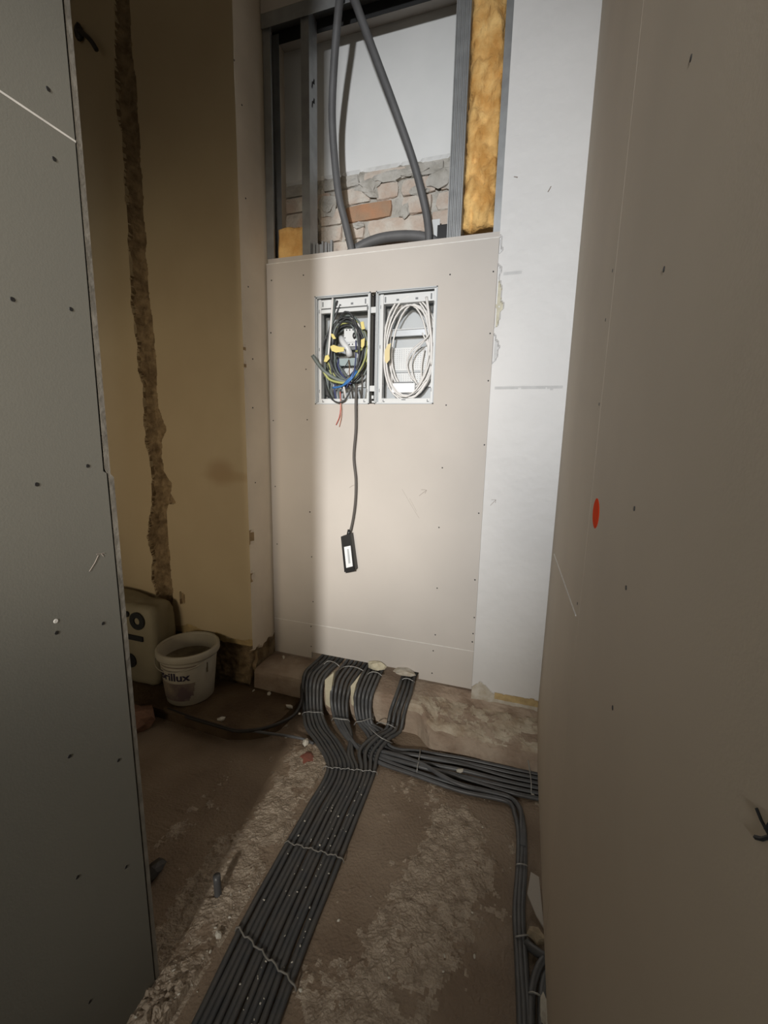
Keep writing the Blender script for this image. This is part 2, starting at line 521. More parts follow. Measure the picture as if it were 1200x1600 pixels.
def lerp_at(tab, z):
    t = sorted(tab, key=lambda q: q[1])
    if z <= t[0][1]:
        return t[0][0]
    for a, b in zip(t, t[1:]):
        if a[1] <= z <= b[1]:
            return a[0] + (b[0] - a[0]) * (z - a[1]) / max(1e-6, b[1] - a[1])
    return t[-1][0]
CHIP = [[(-1.579,0.476),(-1.552,0.463),(-1.551,0.423),(-1.583,0.411)], [(-1.639,1.007),(-1.614,0.987),(-1.569,0.925),(-1.62,0.915)]]
def pier_recess(x, z):
    w = 0.010 * fbm(x, z, 1.0, 14, 3)
    l, r = lerp_at(CH_L, z) + w, lerp_at(CH_R, z) + 0.008 * fbm(x, z, 4.0, 16, 3)
    if z > 0.272 and l < x < r:
        e = min(x - l, r - x) / 0.03
        return (0.010 + 0.028 * min(1, e) + 0.014 * fbm(x, z, 7, 22, 3), 1)
    for c in CHIP:
        if inside(c, x, z):
            return (0.012, 1)
    base = 0.252 + 0.028 * fbm(x, z, 2, 9, 3)
    if z < base:
        return (0.03 + 0.02 * fbm(x, z, 3, 15, 3), 1)
    if z < base + 0.035 + 0.012 * fbm(x, 0, 8, 12):
        return (0.001, 2)
    return (0.0015 * fbm(x, z, 0, 3), 0)
pier = wall_grid('wall_back_left', -2.7, -1.163, 0.0, CEIL, 1.62, 0.0060, pier_recess, ['old_beige_paint', 'rough_mortar', 'yellow_plaster'], 'dim beige painted wall with a long broken vertical chase',
                 axis_steps([(-2.7, -1.80, 0.1), (-1.80, -1.55, 0.0042), (-1.55, -1.163, 0.0125)]))
# side of the pier, facing right
def pier_side():
    vs, fs, ix = [], [], []
    ys = [1.62 + 0.375 * i / 20 for i in range(21)]
    zs = [0.0 + CEIL * j / 240 for j in range(241)]
    def rec(y, z):
        if z < 0.235 + 0.03 * fbm(y, z, 5, 20, 3):
            return (-0.02 + 0.01 * fbm(y, z, 1, 25), 1)
        for cy, cz, cr in ((1.625, 0.79, 0.03), (1.625, 0.60, 0.018), (1.622, 1.55, 0.014), (1.622, 1.62, 0.012)):
            if math.hypot(y - cy, z - cz) < cr * (1 + 0.4 * fbm(y, z, 1, 40)):
                return (-0.008, 2)
        return (0.0, 0)
    for z in zs:
        for y in ys:
            vs.append((-1.163 + rec(y, z)[0], y, z))
    for j in range(240):
        for i in range(20):
            a = j * 21 + i
            fs.append((a, a + 1, a + 22, a + 21))
            ix.append(rec((ys[i] + ys[i + 1]) / 2, (zs[j] + zs[j + 1]) / 2)[1])
    raw('pier_side', vs, fs, ['pier_side_paint', 'rough_mortar', 'stain_brown'], pier, idx=ix)
pier_side()
screws([(-1.162,1.62,2.664),(-1.162,1.661,2.541),(-1.162,1.668,2.211),(-1.162,1.668,1.873),(-1.162,1.685,1.583),(-1.162,1.675,1.374),(-1.162,1.678,1.039)], (1, 0, 0), pier, screw_small)
# black cable stub sticking out of the pier wall high up
tube('cable_stub', [(-1.926,1.61,2.925),(-1.879,1.585,2.891),(-1.838,1.575,2.858),(-1.813,1.575,2.832),(-1.798,1.58,2.806)], 0.009, 'cable_black', pier)
lump('wall_plug', (-1.918,1.606,2.916), (0.020, 0.016, 0.034), 'cable_black', pier, 2, 0.1)

# ---- masonry strip at the right, facing the camera
def strip_recess(x, z):
    n = fbm(x, z, 2, 24, 3)
    if z < 0.095 + 0.02 * fbm(x, z, 6, 14):
        return (0.035, 4)
    if z < 0.172 + 0.012 * fbm(x, z, 1, 16) and x > -0.045 and z > 0.145:
        return (0.006, 2)
    if z < 0.150 + 0.01 * n:
        return (0.002 + 0.004 * n, 1)
    if x < -0.045 and z < 0.215 - abs(x + 0.104) * 0.9 + 0.006 * n:
        return (0.004 + 0.004 * n, 1)
    # chipped left edge
    for zc, hh, ww, mi in ((1.765, 0.085, 0.021, 5), (1.60, 0.055, 0.020, 3), (1.87, 0.03, 0.014, 3), (1.97, 0.03, 0.012, 3)):
        t = 1 - ((z - zc) / hh) ** 2
        if t > 0 and x < -0.143 + ww * math.sqrt(t) * (1.0 + 0.7 * n):
            return (0.006 + 0.003 * n, mi)
    for zc, xa, xb in ((1.868, -0.12, -0.055), (1.455, -0.125, 0.12)):
        if abs(z - zc - 0.006 * n) < 0.005 and xa < x < xb:
            return (-0.0003, 3)
    return (0.0008 * n, 0)
strip = wall_grid('wall_back_right', -0.143, 0.148, 0.0, CEIL, 1.77, 0.0055, strip_recess,
                  ['white_paint', 'chipped_plaster', 'yellow_plaster', 'grey_smear', 'rough_mortar', 'cream_plaster'], 'bright white painted masonry strip beside the right wall')
boxes('strip_reveal', [((-0.1425, 1.775, 0.09), (-0.138, 1.995, CEIL))], 'white_paint', strip)
mark('pencil_mark', [[(0.014,1.77,2.123),(0.019,1.77,2.132),(0.023,1.77,2.14)], [(-0.106,1.77,2.189),(-0.093,1.769,2.185)]], 'pencil', strip, 0.0016)
mark('pencil_mark', [[(-0.114,1.77,0.992),(-0.093,1.77,1.017)], [(-0.111,1.77,1.016),(-0.093,1.77,1.017),(-0.095,1.77,1.004)]], 'pencil', strip, 0.0008)

# ---- masonry behind the studs: white plaster above, bare brick below
BZ = 2.424
YB = 1.99
def back_recess(x, z):
    if z < BZ + 0.008 * fbm(x, z, 1, 12, 3):
        return (0.010 + 0.006 * fbm(x, z, 2, 30, 3), 1)
    return (0.001 * fbm(x, z, 3, 5), 0)
wb = wall_grid('wall_back', -1.20, -0.10, 1.95, CEIL, YB, 0.011, back_recess, ['white_plaster', 'mortar'], 'white plastered wall with bare brick showing behind the metal studs')
def brick(cx, cz, w, h, m, seed, proud, tilt=0.0):
    bm = bmesh.new()
    bmesh.ops.create_cube(bm, size=1.0)
    bmesh.ops.subdivide_edges(bm, edges=list(bm.edges), cuts=2, use_grid_fill=True)
    for v in bm.verts:
        p = v.co.copy()
        r = Vector((p.x * 2, p.y * 2, p.z * 2))
        k = 1 - 0.055 * max(0, (abs(r.x) > 0.9) + (abs(r.z) > 0.9) + (abs(r.y) > 0.9) - 1)
        n = noise.noise(Vector((p.x * 3 + seed * 5, p.y * 3, p.z * 3 - seed)))
        n2 = noise.noise(Vector((p.x * 4 - seed * 2, p.y * 3 + 9, p.z * 4 + seed)))
        x, z = p.x * w * k + 0.008 * n, p.z * h * k + 0.006 * n2
        v.co = Vector((cx + x * math.cos(tilt) - z * math.sin(tilt), YB + 0.03 - proud * 0.5 + (p.y * (0.03 + proud)) * k + 0.007 * n2, cz + z + x * math.sin(tilt)))
    me = bpy.data.meshes.new('brick')
    bm.to_mesh(me)
    bm.free()
    return link('brick', me, m, wb)
sd = 1
rows = [(2.000, 0.066), (2.074, 0.064), (2.147, 0.064), (2.219, 0.066), (2.294, 0.060), (2.362, 0.044)]
layout = [
 [(-1.19, -0.95, 'brick_pale'), (-0.94, -0.70, 'brick_pale'), (-0.69, -0.45, 'brick_pale'), (-0.44, -0.15, 'brick_pale')],
 [(-1.19, -1.06, 'brick_pink'), (-1.05, -0.82, 'brick_pale'), (-0.81, -0.57, 'brick_pink'), (-0.56, -0.32, 'brick_pale'), (-0.31, -0.12, 'brick_pale')],
 [(-1.19, -1.00, 'brick_pale'), (-0.99, -0.875, 'brick_pale'), (-0.862, -0.765, 'brick_pale'), (-0.75, -0.47, 'brick_pale'), (-0.455, -0.29, 'brick_pale'), (-0.28, -0.12, 'brick_pink')],
 [(-1.19, -1.00, 'brick_pink'), (-0.985, -0.875, 'brick_pale'), (-0.86, -0.635, 'brick_red'), (-0.585, -0.455, 'brick_pink'), (-0.435, -0.27, 'brick_pink'), (-0.26, -0.12, 'brick_pale')],
 [(-1.19, -1.03, 'brick_pale'), (-1.00, -0.93, 'brick_pink'), (-0.92, -0.735, 'brick_pale'), (-0.712, -0.61, 'brick_pink'), (-0.59, -0.44, 'brick_pale'), (-0.42, -0.24, 'brick_pink')],
 [(-1.19, -1.00, 'mortar'), (-0.97, -0.79, 'mortar'), (-0.77, -0.57, 'brick_pale'), (-0.555, -0.41, 'mortar'), (-0.395, -0.22, 'mortar')],
]
rr = random.Random(3)
for (z0, h), row in zip(rows, layout):
    for a, b, m_ in row:
        sd += 1
        brick((a + b) / 2, z0 + h / 2 + 0.006, (b - a) + 0.004, h + 0.004, m_, sd, rr.uniform(0.012, 0.022), rr.uniform(-0.02, 0.02))
for k, (p, sx, sz) in enumerate(zip([(-0.737,1.984,2.353),(-0.66,1.984,2.382),(-0.414,1.984,2.337),(-0.51,1.984,2.306),(-0.943,1.984,2.302),(-0.574,1.984,2.234),(-0.79,1.984,2.204),(-0.556,1.984,2.387)], (0.055, 0.07, 0.06, 0.04, 0.045, 0.022, 0.03, 0.06), (0.032, 0.022, 0.035, 0.02, 0.04, 0.03, 0.014, 0.02))):
    lump('mortar_smear', p, (sx, 0.009, sz), 'mortar', wb, 11 + k, 0.9)
# ---- header above the studs
structure(boxes('trim_1', [((-1.16, 1.803, 2.958), (-0.143, 1.99, CEIL))], 'plasterboard'), 'dim plasterboard header above the metal top track')
# far side of the room behind the partition
structure(boxes('wall_far_left', [((-2.75, -1.7, 0), (-2.7, 1.62, CEIL))], 'old_beige_paint'))

# ---- concrete ledge below the plasterboard
def ledge():
    xs = [-1.163 + (0.148 + 1.163) * i / 260 for i in range(261)]
    # profiles y,z from back to front
    left = [(1.99, 0.14), (1.80, 0.14), (1.74, 0.14), (1.69, 0.141), (1.65, 0.139), (1.632, 0.132), (1.626, 0.118), (1.624, 0.09), (1.622, 0.05), (1.62, -0.01)]
    right = [(1.99, 0.14), (1.80, 0.14), (1.77, 0.125), (1.745, 0.108), (1.70, 0.100), (1.64, 0.088), (1.60, 0.078), (1.572, 0.060), (1.556, 0.028), (1.545, -0.01)]
    n_sub = 5
    K = 9 * n_sub + 1
    def prof(tab, k):
        a, f = divmod(k, n_sub)
        if a >= 9:
            return tab[9]
        f /= n_sub
        return (tab[a][0] + (tab[a + 1][0] - tab[a][0]) * f, tab[a][1] + (tab[a + 1][1] - tab[a][1]) * f)
    vs, fs, ix = [], [], []
    for x in xs:
        t = max(0.0, min(1.0, (x + 0.36) / 0.10))
        t = t * t * (3 - 2 * t)
        for k in range(K):
            (ya, za), (yb, zb) = prof(left, k), prof(right, k)
            y, z = ya * (1 - t) + yb * t, za * (1 - t) + zb * t
            am = 0.003 + 0.007 * t
            if n_sub < k < K - 1:
                y += am * fbm(x, y, z, 12, 4)
                z += am * fbm(x, y, z + 6, 14, 4) * (1 if k > 2 * n_sub else 0.3)
            vs.append((x, y, z))
    for i in range(len(xs) - 1):
        for k in range(K - 1):
            a = i * K + k
            fs.append((a, a + 1, a + K + 1, a + K))
            p = vs[a]
            ix.append(1 if (p[0] > -0.40 and 3 * n_sub <= k <= 6.4 * n_sub and fbm(p[0], p[1] * 1.6, p[2], 15, 4) > -0.12) else 0)
    o = raw('trim_2', vs, fs, ['ledge_stone', 'ledge_lime'], smooth=False, idx=ix)
    structure(o, 'worn concrete ledge running below the plasterboard')
ledge()
# raised dark slab behind the conduits
SE = [(-2.7, 1.345), (-1.60, 1.34), (-1.453, 1.337), (-1.25, 1.328), (-1.088, 1.324), (-1.00, 1.36), (-0.94, 1.40), (-0.915, 1.46), (-0.905, 1.62), (-2.7, 1.64)]
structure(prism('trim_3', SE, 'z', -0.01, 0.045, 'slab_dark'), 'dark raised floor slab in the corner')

# ================================================================== BACK PLASTERBOARD
pb = thing('plasterboard_panel', 'tall beige plasterboard panel with two cabinet cut-outs closing the niche', 'plasterboard', (-0.65, 1.806, 0.147))
XL_, XR_ = -1.156, -0.146
HX0, HX1, HZ0, HZ1 = -0.914, -0.375, 1.400, 1.852
boxes('backing_sheet', [((XL_, 1.8125, 0.19), (HX0, 1.825, 2.033)), ((HX1, 1.8125, 0.19), (XR_, 1.825, 2.033)), ((HX0, 1.8125, HZ1), (HX1, 1.825, 2.033)), ((HX0, 1.8125, 0.19), (HX1, 1.825, HZ0))], 'plasterboard', pb)
boxes('front_sheet', [((XL_, 1.80, 0.334), (HX0, 1.8125, 2.006)), ((HX1, 1.80, 0.334), (XR_, 1.8125, 2.006)), ((HX0, 1.80, HZ1), (HX1, 1.8125, 2.006)), ((HX0, 1.80, 0.334), (HX1, 1.8125, HZ0))], 'plasterboard', pb)
boxes('lower_strip', [((XL_, 1.80, 0.150), (-0.945, 1.8125, 0.3305)), ((-0.945, 1.80, 0.182), (-0.39, 1.8125, 0.3305)), ((-0.39, 1.80, 0.150), (XR_, 1.8125, 0.3305))], 'plasterboard', pb)
boxes('joint_filler', [((XL_, 1.7994, 0.3305), (XR_, 1.812, 0.334))], 'gypsum_edge', pb)
boxes('cut_edge', [((XL_, 1.7996, 2.006), (XR_, 1.8125, 2.0095))], 'gypsum_edge', pb)
screws([(-0.161,1.8,1.889),(-0.159,1.8,1.665),(-0.155,1.8,1.487),(-0.155,1.8,1.235),(-0.161,1.8,0.952),(-0.16,1.799,0.661),(-0.153,1.8,0.49),(-0.154,1.8,0.415),(-0.155,1.799,0.376),(-0.327,1.8,1.893),(-0.319,1.8,1.393),(-0.323,1.8,1.135),(-0.326,1.8,0.877),(-0.322,1.8,0.602),(-0.321,1.8,0.381),(-0.327,1.8,0.302),(-0.328,1.8,0.191),(-0.972,1.8,1.947),(-1.132,1.8,1.939),(-1.141,1.799,1.717),(-0.968,1.8,1.735),(-0.963,1.8,1.552),(-0.959,1.8,1.329),(-1.138,1.8,1.324),(-0.949,1.8,0.899),(-1.135,1.8,1.011),(-0.941,1.8,0.679),(-1.131,1.8,0.724),(-0.935,1.8,0.451),(-0.947,1.8,0.319),(-0.947,1.8,0.212)], (0, -1, 0), pb, screw_small)
mark('pencil_mark', [[(-0.419,1.8,1.009),(-0.388,1.8,1.036)], [(-0.411,1.8,1.037),(-0.386,1.8,1.036),(-0.394,1.8,1.021)]], 'pencil', pb, 0.0008)
mark('pencil_mark', [[(-0.746,1.8,1.027),(-0.727,1.8,1.039),(-0.715,1.8,1.04)]], 'pencil', pb, 0.0008)
mark('pencil_mark', [[(-0.497,1.8,1.035),(-0.461,1.8,0.978),(-0.415,1.8,0.91)], [(-0.461,1.8,0.995),(-0.428,1.8,0.94)]], 'pencil', pb, 0.0004)

# ================================================================== METAL FRAME
def stud_c(name, label, x0, x1, y0, y1, z0, z1, web, parts=True, ribs=0):
    """C-profile: front flange, back flange, web on side 'web' (-1 left, 1 right), lips"""
    t = 0.0016
    s = thing(name, label, 'metal stud', ((x0 + x1) / 2, (y0 + y1) / 2, z0))
    wx = (x0, x0 + t) if web < 0 else (x1 - t, x1)
    if ribs:
        bm = bmesh.new()
        n = ribs * 4
        prof = []
        for i in range(n + 1):
            x = x0 + (x1 - x0) * i / n
            prof.append((x, y0 + (0.0035 if (i // 2) % 2 else 0.0)))
        a = [bm.verts.new((x, y, z0)) for x, y in prof]
        b = [bm.verts.new((x, y, z1)) for x, y in prof]
        for i in range(n):
            bm.faces.new([a[i], a[i + 1], b[i + 1], b[i]])
        me = bpy.data.meshes.new('flange')
        bm.to_mesh(me)
        bm.free()
        link('flange', me, 'galvanised', s)
    else:
        boxes('flange', [((x0, y0, z0), (x1, y0 + t, z1))], 'galvanised', s)
    boxes('flange', [((x0, y1 - t, z0), (x1, y1, z1))], 'galvanised', s)
    boxes('web', [((wx[0], y0 + t, z0), (wx[1], y1 - t, z1))], 'galvanised', s)
    ox = (x1 - t, x1) if web < 0 else (x0, x0 + t)
    boxes('lip', [((ox[0], y0 + t, z0), (ox[1], y0 + 0.009, z1))], 'galvanised', s)
    return s
stud_c('metal_stud', 'galvanised stud fixed against the left pier', -1.159, -1.124, 1.8135, 1.885, 2.034, 2.944, -1)
s2 = stud_c('metal_stud', 'galvanised stud with punched web left of the hanging conduits', -0.982, -0.945, 1.8135, 1.885, 1.95, 2.944, 1)
for zc in (2.70, 2.63):
    prism('punched_slot', [(1.835, zc - 0.022), (1.842, zc - 0.024), (1.848, zc - 0.002), (1.862, zc + 0.004), (1.862, zc + 0.022), (1.855, zc + 0.022), (1.848, zc + 0.006), (1.838, zc)], 'x', -0.9452, -0.9445, 'black_void', s2)
stud_c('metal_stud', 'ribbed galvanised stud left of the glass wool', -0.349, -0.294, 1.8135, 1.885, 1.95, 3.0, 1, ribs=4)
stud_c('metal_stud', 'flat galvanised stud right of the glass wool by the white strip', -0.172, -0.144, 1.8135, 1.885, 1.95, 3.0, 1)
tr = thing('top_track', 'galvanised top track spanning the opening above the studs', 'metal track', (-0.65, 1.84, 2.905))
boxes('flange', [((-1.159, 1.803, 2.905), (-0.144, 1.8045, 2.957))], 'galvanised', tr)
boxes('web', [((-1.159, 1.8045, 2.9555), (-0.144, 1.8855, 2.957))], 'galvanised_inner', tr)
boxes('shade_flange', [((-1.159, 1.8855, 2.905), (-0.144, 1.887, 2.957))], 'track_gap_shade', tr)  # back flange coloured almost black to paint the shadow gap under the header
# stack of thin metal offcuts beside the second stud
oc = thing('metal_offcuts', 'bundle of short galvanised strips standing behind the board top', 'metal strips', (-0.90, 1.84, 1.95))
for k in range(7):
    x = -0.940 + k * 0.0135
    boxes('strip', [((x, 1.832 + 0.004 * (k % 3), 1.95), (x + 0.009 - 0.003 * (k % 2), 1.848 + 0.004 * (k % 2), 2.088 - 0.004 * (k % 3)))], 'galvanised', oc)
# black bracket by the ribbed stud
bk = thing('mounting_bracket', 'black and white bracket tucked beside the ribbed stud', 'bracket', (-0.40, 1.93, 1.95))
boxes('plate', [((-0.412, 1.925, 1.95), (-0.368, 1.935, 2.135))], 'black_plastic', bk, 0.002)
boxes('flap', [((-0.44, 1.940, 2.045), (-0.405, 1.944, 2.165))], 'white_plastic', bk, 0.001)
boxes('edge_strip', [((-0.366, 1.90, 1.95), (-0.362, 1.94, 2.14))], 'light_grey_plastic', bk)

# glass wool
def wool(name, label, x0, x1, y0, y1, z0, z1, m, seed, wav=0.012):
    nxx, nzz = max(6, int((x1 - x0) / 0.007)), max(8, int((z1 - z0) / 0.010))
    vs, fs = [], []
    for j in range(nzz + 1):
        for i in range(nxx + 1):
            u, w = i / nxx, j / nzz
            e = min(u, 1 - u, 3 * w, 3 * (1 - w)) * 6
            rnd = (1 - min(1, e)) ** 2 * 0.02
            x = x0 + (x1 - x0) * u
            z = z0 + (z1 - z0) * w
            y = y0 + rnd + wav * fbm(x * 1.6 + seed, seed, z, 13, 4) + 0.6 * wav * abs(fbm(x * 2.6, seed, z * 0.7, 18, 2))
            if j == 0:
                z += 0.012 * fbm(x, seed, 0, 25)
            vs.append((x, y, z))
    k = len(vs)
    vs += [(x, y1, z) for x, y, z in vs]
    w_ = nxx + 1
    for j in range(nzz):
        for i in range(nxx):
            a = j * w_ + i
            fs.append((a, a + 1, a + w_ + 1, a + w_))
            fs.append((k + a, k + a + w_, k + a + w_ + 1, k + a + 1))
    rim = [i for i in range(w_)] + [j * w_ + nxx for j in range(1, nzz + 1)] + [nzz * w_ + i for i in range(nxx - 1, -1, -1)] + [j * w_ for j in range(nzz - 1, 0, -1)]
    for a, b in zip(rim, rim[1:] + rim[:1]):
        fs.append((a, k + a, k + b, b))
    return tag(raw(name, vs, fs, m, smooth=True), label, 'insulation')
wool('insulation_batt', 'long orange-yellow glass wool batt between two studs at the right', -0.293, -0.171, 1.818, 1.90, 2.065, 2.96, 'glass_wool_light', 1.7, 0.028)
wool('insulation_batt', 'short orange glass wool piece behind the board top at the left', -1.122, -0.984, 1.826, 1.90, 1.94, 2.165, 'glass_wool', 6.2, 0.010)

# thick conduits hanging in the opening
tag(tube('conduit', [(-0.78,1.78,3.038),(-0.791,1.782,2.941),(-0.804,1.784,2.853),(-0.832,1.81,2.718),(-0.854,1.84,2.562),(-0.851,1.86,2.409),(-0.834,1.87,2.265),(-0.808,1.88,2.166),(-0.785,1.885,2.076),(-0.762,1.89,1.985)], 0.0155, 'conduit_upper', seg=14), 'thick grey conduit hanging almost straight down left in the stud opening', 'conduit')
tag(tube('conduit', [(-0.798,1.78,3.042),(-0.767,1.782,2.956),(-0.728,1.784,2.87),(-0.683,1.8,2.764),(-0.585,1.83,2.54),(-0.509,1.86,2.355),(-0.47,1.88,2.232),(-0.45,1.89,2.152),(-0.439,1.89,2.073),(-0.441,1.89,2.005)], 0.0155, 'conduit_upper', seg=14), 'thick grey conduit slanting down to the right in the stud opening', 'conduit')
tag(tube('conduit', [(-0.813,1.93,2.062),(-0.761,1.93,2.089),(-0.677,1.93,2.111),(-0.59,1.93,2.114),(-0.504,1.93,2.104),(-0.442,1.93,2.085),(-0.392,1.93,2.05)], 0.021, 'conduit_upper', seg=14), 'thick grey conduit arching just above the board edge in front of bricks', 'conduit')

# ================================================================== CABINETS
def cabinet(label, x0, x1, z0, z1, left):
    c = thing('wiring_cabinet', label, 'cabinet', ((x0 + x1) / 2, 1.80, z0))
    yb = 1.885
    fr = 0.014
    ix0, ix1, iz0, iz1 = x0 + 0.030, x1 - (0.012 if left else 0.014), z0 + 0.022, z1 - 0.030
    if not left:
        ix0 = x0 + 0.033
    boxes('back_panel', [((x0 + 0.004, yb, z0 + 0.004), (x1 - 0.004, yb + 0.004, z1 - 0.004))], 'light_grey_plastic', c)
    boxes('side_wall', [((x0 + 0.004, 1.803, z0 + 0.004), (x0 + 0.008, yb, z1 - 0.004))], 'white_plastic', c)
    boxes('side_wall', [((x1 - 0.008, 1.803, z0 + 0.004), (x1 - 0.004, yb, z1 - 0.004))], 'white_plastic', c)
    boxes('side_wall', [((x0 + 0.004, 1.803, z0 + 0.004), (x1 - 0.004, yb, z0 + 0.008))], 'white_plastic', c)
    boxes('side_wall', [((x0 + 0.004, 1.803, z1 - 0.008), (x1 - 0.004, yb, z1 - 0.004))], 'light_grey_plastic', c)
    # recessed channel and inner upright on the left, plain rim on the other sides
    boxes('outer_rim', [((x0, 1.7965, z0), (x0 + 0.005, 1.806, z1)), ((x1 - 0.005, 1.7965, z0), (x1, 1.806, z1)), ((x0, 1.7965, z0), (x1, 1.806, z0 + 0.004)), ((x0, 1.7965, z1 - 0.004), (x1, 1.806, z1))], 'light_grey_plastic', c)
    boxes('channel', [((x0 + 0.005, 1.815, z0 + 0.004), (x0 + 0.018, 1.820, z1 - 0.012))], 'light_grey_plastic', c)
    boxes('upright', [((x0 + 0.018, 1.800, z0 + 0.004), (ix0, 1.830, z1 - 0.014))], 'white_plastic', c, 0.0015)
    boxes('upright', [((ix1, 1.798, z0 + 0.004), (x1 - 0.005, 1.830, z1 - 0.006))], 'white_plastic', c, 0.0015)
    boxes('top_rail', [((ix0, 1.803, z1 - 0.052), (ix1, 1.835, z1 - 0.016))], 'white_plastic', c, 0.0015)
    boxes('bottom_rail', [((ix0, 1.799, z0 + 0.003), (ix1, 1.830, z0 + 0.024))], 'white_plastic', c, 0.0015)
    w = ix1 - ix0
    for fx_ in (0.28, 0.66):
        boxes('screw_slot', [((ix0 + w * fx_ - 0.005, 1.8022, z1 - 0.043), (ix0 + w * fx_ + 0.006, 1.8032, z1 - 0.035))], 'print_grey', c)
    for fx_ in (0.02, 0.93):
        boxes('corner_hole', [((ix0 + w * fx_, 1.8022, z1 - 0.046), (ix0 + w * fx_ + 0.006, 1.8032, z1 - 0.024))], 'print_grey', c)
        boxes('corner_hole', [((ix0 + w * fx_ + 0.001, 1.7982, z0 + 0.008), (ix0 + w * fx_ + 0.010, 1.7992, z0 + 0.012)), ((ix0 + w * fx_ + 0.001, 1.7982, z0 + 0.012), (ix0 + w * fx_ + 0.004, 1.7992, z0 + 0.019))], 'print_grey', c)
    boxes('latch_slot', [(((x0 + x1) / 2 - 0.008, 1.7982, z0 + 0.016), ((x0 + x1) / 2 + 0.010, 1.7992, z0 + 0.020))], 'print_grey', c)
    for zz in (z0 + 0.05, z1 - 0.07, (z0 + z1) / 2):
        boxes('clip', [((x0 + 0.020, 1.7988, zz), (x0 + 0.0225, 1.8002, zz + 0.014))], 'print_grey', c)
        boxes('clip', [((ix1 + 0.002, 1.7968, zz), (ix1 + 0.004, 1.7982, zz + 0.014))], 'print_grey', c)
    for xx in (ix0 + 0.006, ix1 - 0.024):
        for k in range(4):
            boxes('vent_rib', [((xx + 0.005 * k, 1.872, z1 - 0.078), (xx + 0.005 * k + 0.0022, 1.885, z1 - 0.056))], 'print_grey', c)
    return c
c1 = cabinet('left wiring cabinet packed with dark and yellow-green coiled wires', -0.917, -0.657, 1.398, 1.855, True)
c2 = cabinet('right wiring cabinet with white cable coils and perforated panels', -0.633, -0.373, 1.398, 1.855, False)
jn = thing('cabinet_joint', 'black gap with white connectors between the two wiring cabinets', 'connector strip', (-0.645, 1.81, 1.398))
boxes('gap_backing', [((-0.6568, 1.835, 1.398), (-0.6332, 1.845, 1.855))], 'black_void', jn)
for zz in (1.772, 1.452):
    boxes('connector', [((-0.6565, 1.802, zz), (-0.6335, 1.832, zz + 0.024))], 'white_plastic', jn, 0.001)
boxes('clip', [((-0.650, 1.815, 1.405), (-0.640, 1.834, 1.413))], 'white_plastic', jn)
boxes('clip', [((-0.652, 1.815, 1.422), (-0.643, 1.834, 1.436))], 'white_plastic', jn)

# -- left cabinet fittings
boxes('slotted_bar', [((-0.884, 1.795, 1.782), (-0.672, 1.812, 1.797))], 'white_plastic', c1, 0.001)
boxes('slotted_bar', [((-0.884, 1.795, 1.802), (-0.672, 1.812, 1.809))], 'white_plastic', c1, 0.001)
boxes('slotted_bar_back', [((-0.884, 1.806, 1.796), (-0.672, 1.811, 1.803))], 'print_grey', c1)
boxes('mounting_rail', [((-0.815, 1.832, 1.567), (-0.692, 1.842, 1.600))], 'clear_bar', c1, 0.002)
boxes('white_insert', [((-0.800, 1.868, 1.478), (-0.700, 1.882, 1.562))], 'white_plastic', c1)
boxes('terminal_block', [((-0.868, 1.86, 1.66), (-0.850, 1.882, 1.73))], 'tag_cream', c1, 0.002)
cb = thing('circuit_breaker', 'white breaker with a black toggle in the middle of the left cabinet', 'circuit breaker', (-0.752, 1.84, 1.652))
boxes('body', [((-0.790, 1.826, 1.664), (-0.722, 1.875, 1.722))], 'white_plastic', cb, 0.003)
boxes('terminal_cover', [((-0.788, 1.822, 1.646), (-0.720, 1.875, 1.663))], 'white_plastic', cb, 0.002)
boxes('base', [((-0.786, 1.83, 1.634), (-0.716, 1.88, 1.646))], 'print_grey', cb)
lump('toggle', (-0.738, 1.822, 1.690), (0.009, 0.008, 0.014), 'black_plastic', cb, 1, 0.05)
for k in range(4):
    boxes('terminal', [((-0.779 + 0.015 * k, 1.8208, 1.652), (-0.774 + 0.015 * k, 1.8222, 1.657))], 'black_plastic', cb)
for k in range(3):
    boxes('terminal', [((-0.779 + 0.015 * k, 1.8248, 1.713), (-0.774 + 0.015 * k, 1.8262, 1.718))], 'black_plastic', cb)
boxes('indicator', [((-0.786, 1.8248, 1.681), (-0.782, 1.8262, 1.686))], 'black_plastic', cb)
tag(tube('corrugated_sleeve', [(-0.807,1.835,1.689),(-0.789,1.815,1.663),(-0.766,1.812,1.635),(-0.759,1.825,1.607)], 0.014, 'white_plastic', seg=12, taper=lambda t: 0.8 + 0.3 * t), 'short white flexible sleeve below the breaker', 'sleeve')

# -- wires of the left cabinet
rw = random.Random(11)
def oval(cx, cz, a, b, y, wob, turns=1.0, start=0.0, n=26):
    pts = []
    ph1, ph2 = rw.uniform(0, 6.28), rw.uniform(0, 6.28)
    total = int(n * turns)
    for i in range(total + 1):
        t = start + 2 * math.pi * i / n
        k = 1 + wob * math.sin(2 * t + ph1) + 0.6 * wob * math.sin(3 * t + ph2)
        pts.append((cx + a * k * math.cos(t), y + 0.010 * math.sin(t + ph2) + 0.004 * math.sin(3 * t + ph1), cz + b * k * math.sin(t)))
    return pts
wire_specs = [('wire_black', 'black wire looped in the left cabinet coil', 'black looped wires', 15),
              ('wire_grey_green', 'grey-green cable looped in the left cabinet coil', 'grey-green looped cables', 11),
              ('wire_yellow_green', 'yellow-green earth wire looped in the left cabinet coil', 'yellow-green looped wires', 5),
              ('wire_navy', 'dark blue wire looped in the left cabinet coil', 'dark blue looped wires', 2),
              ('white_wire', 'thin white wire looped in the left cabinet coil', 'thin white looped wires', 2)]
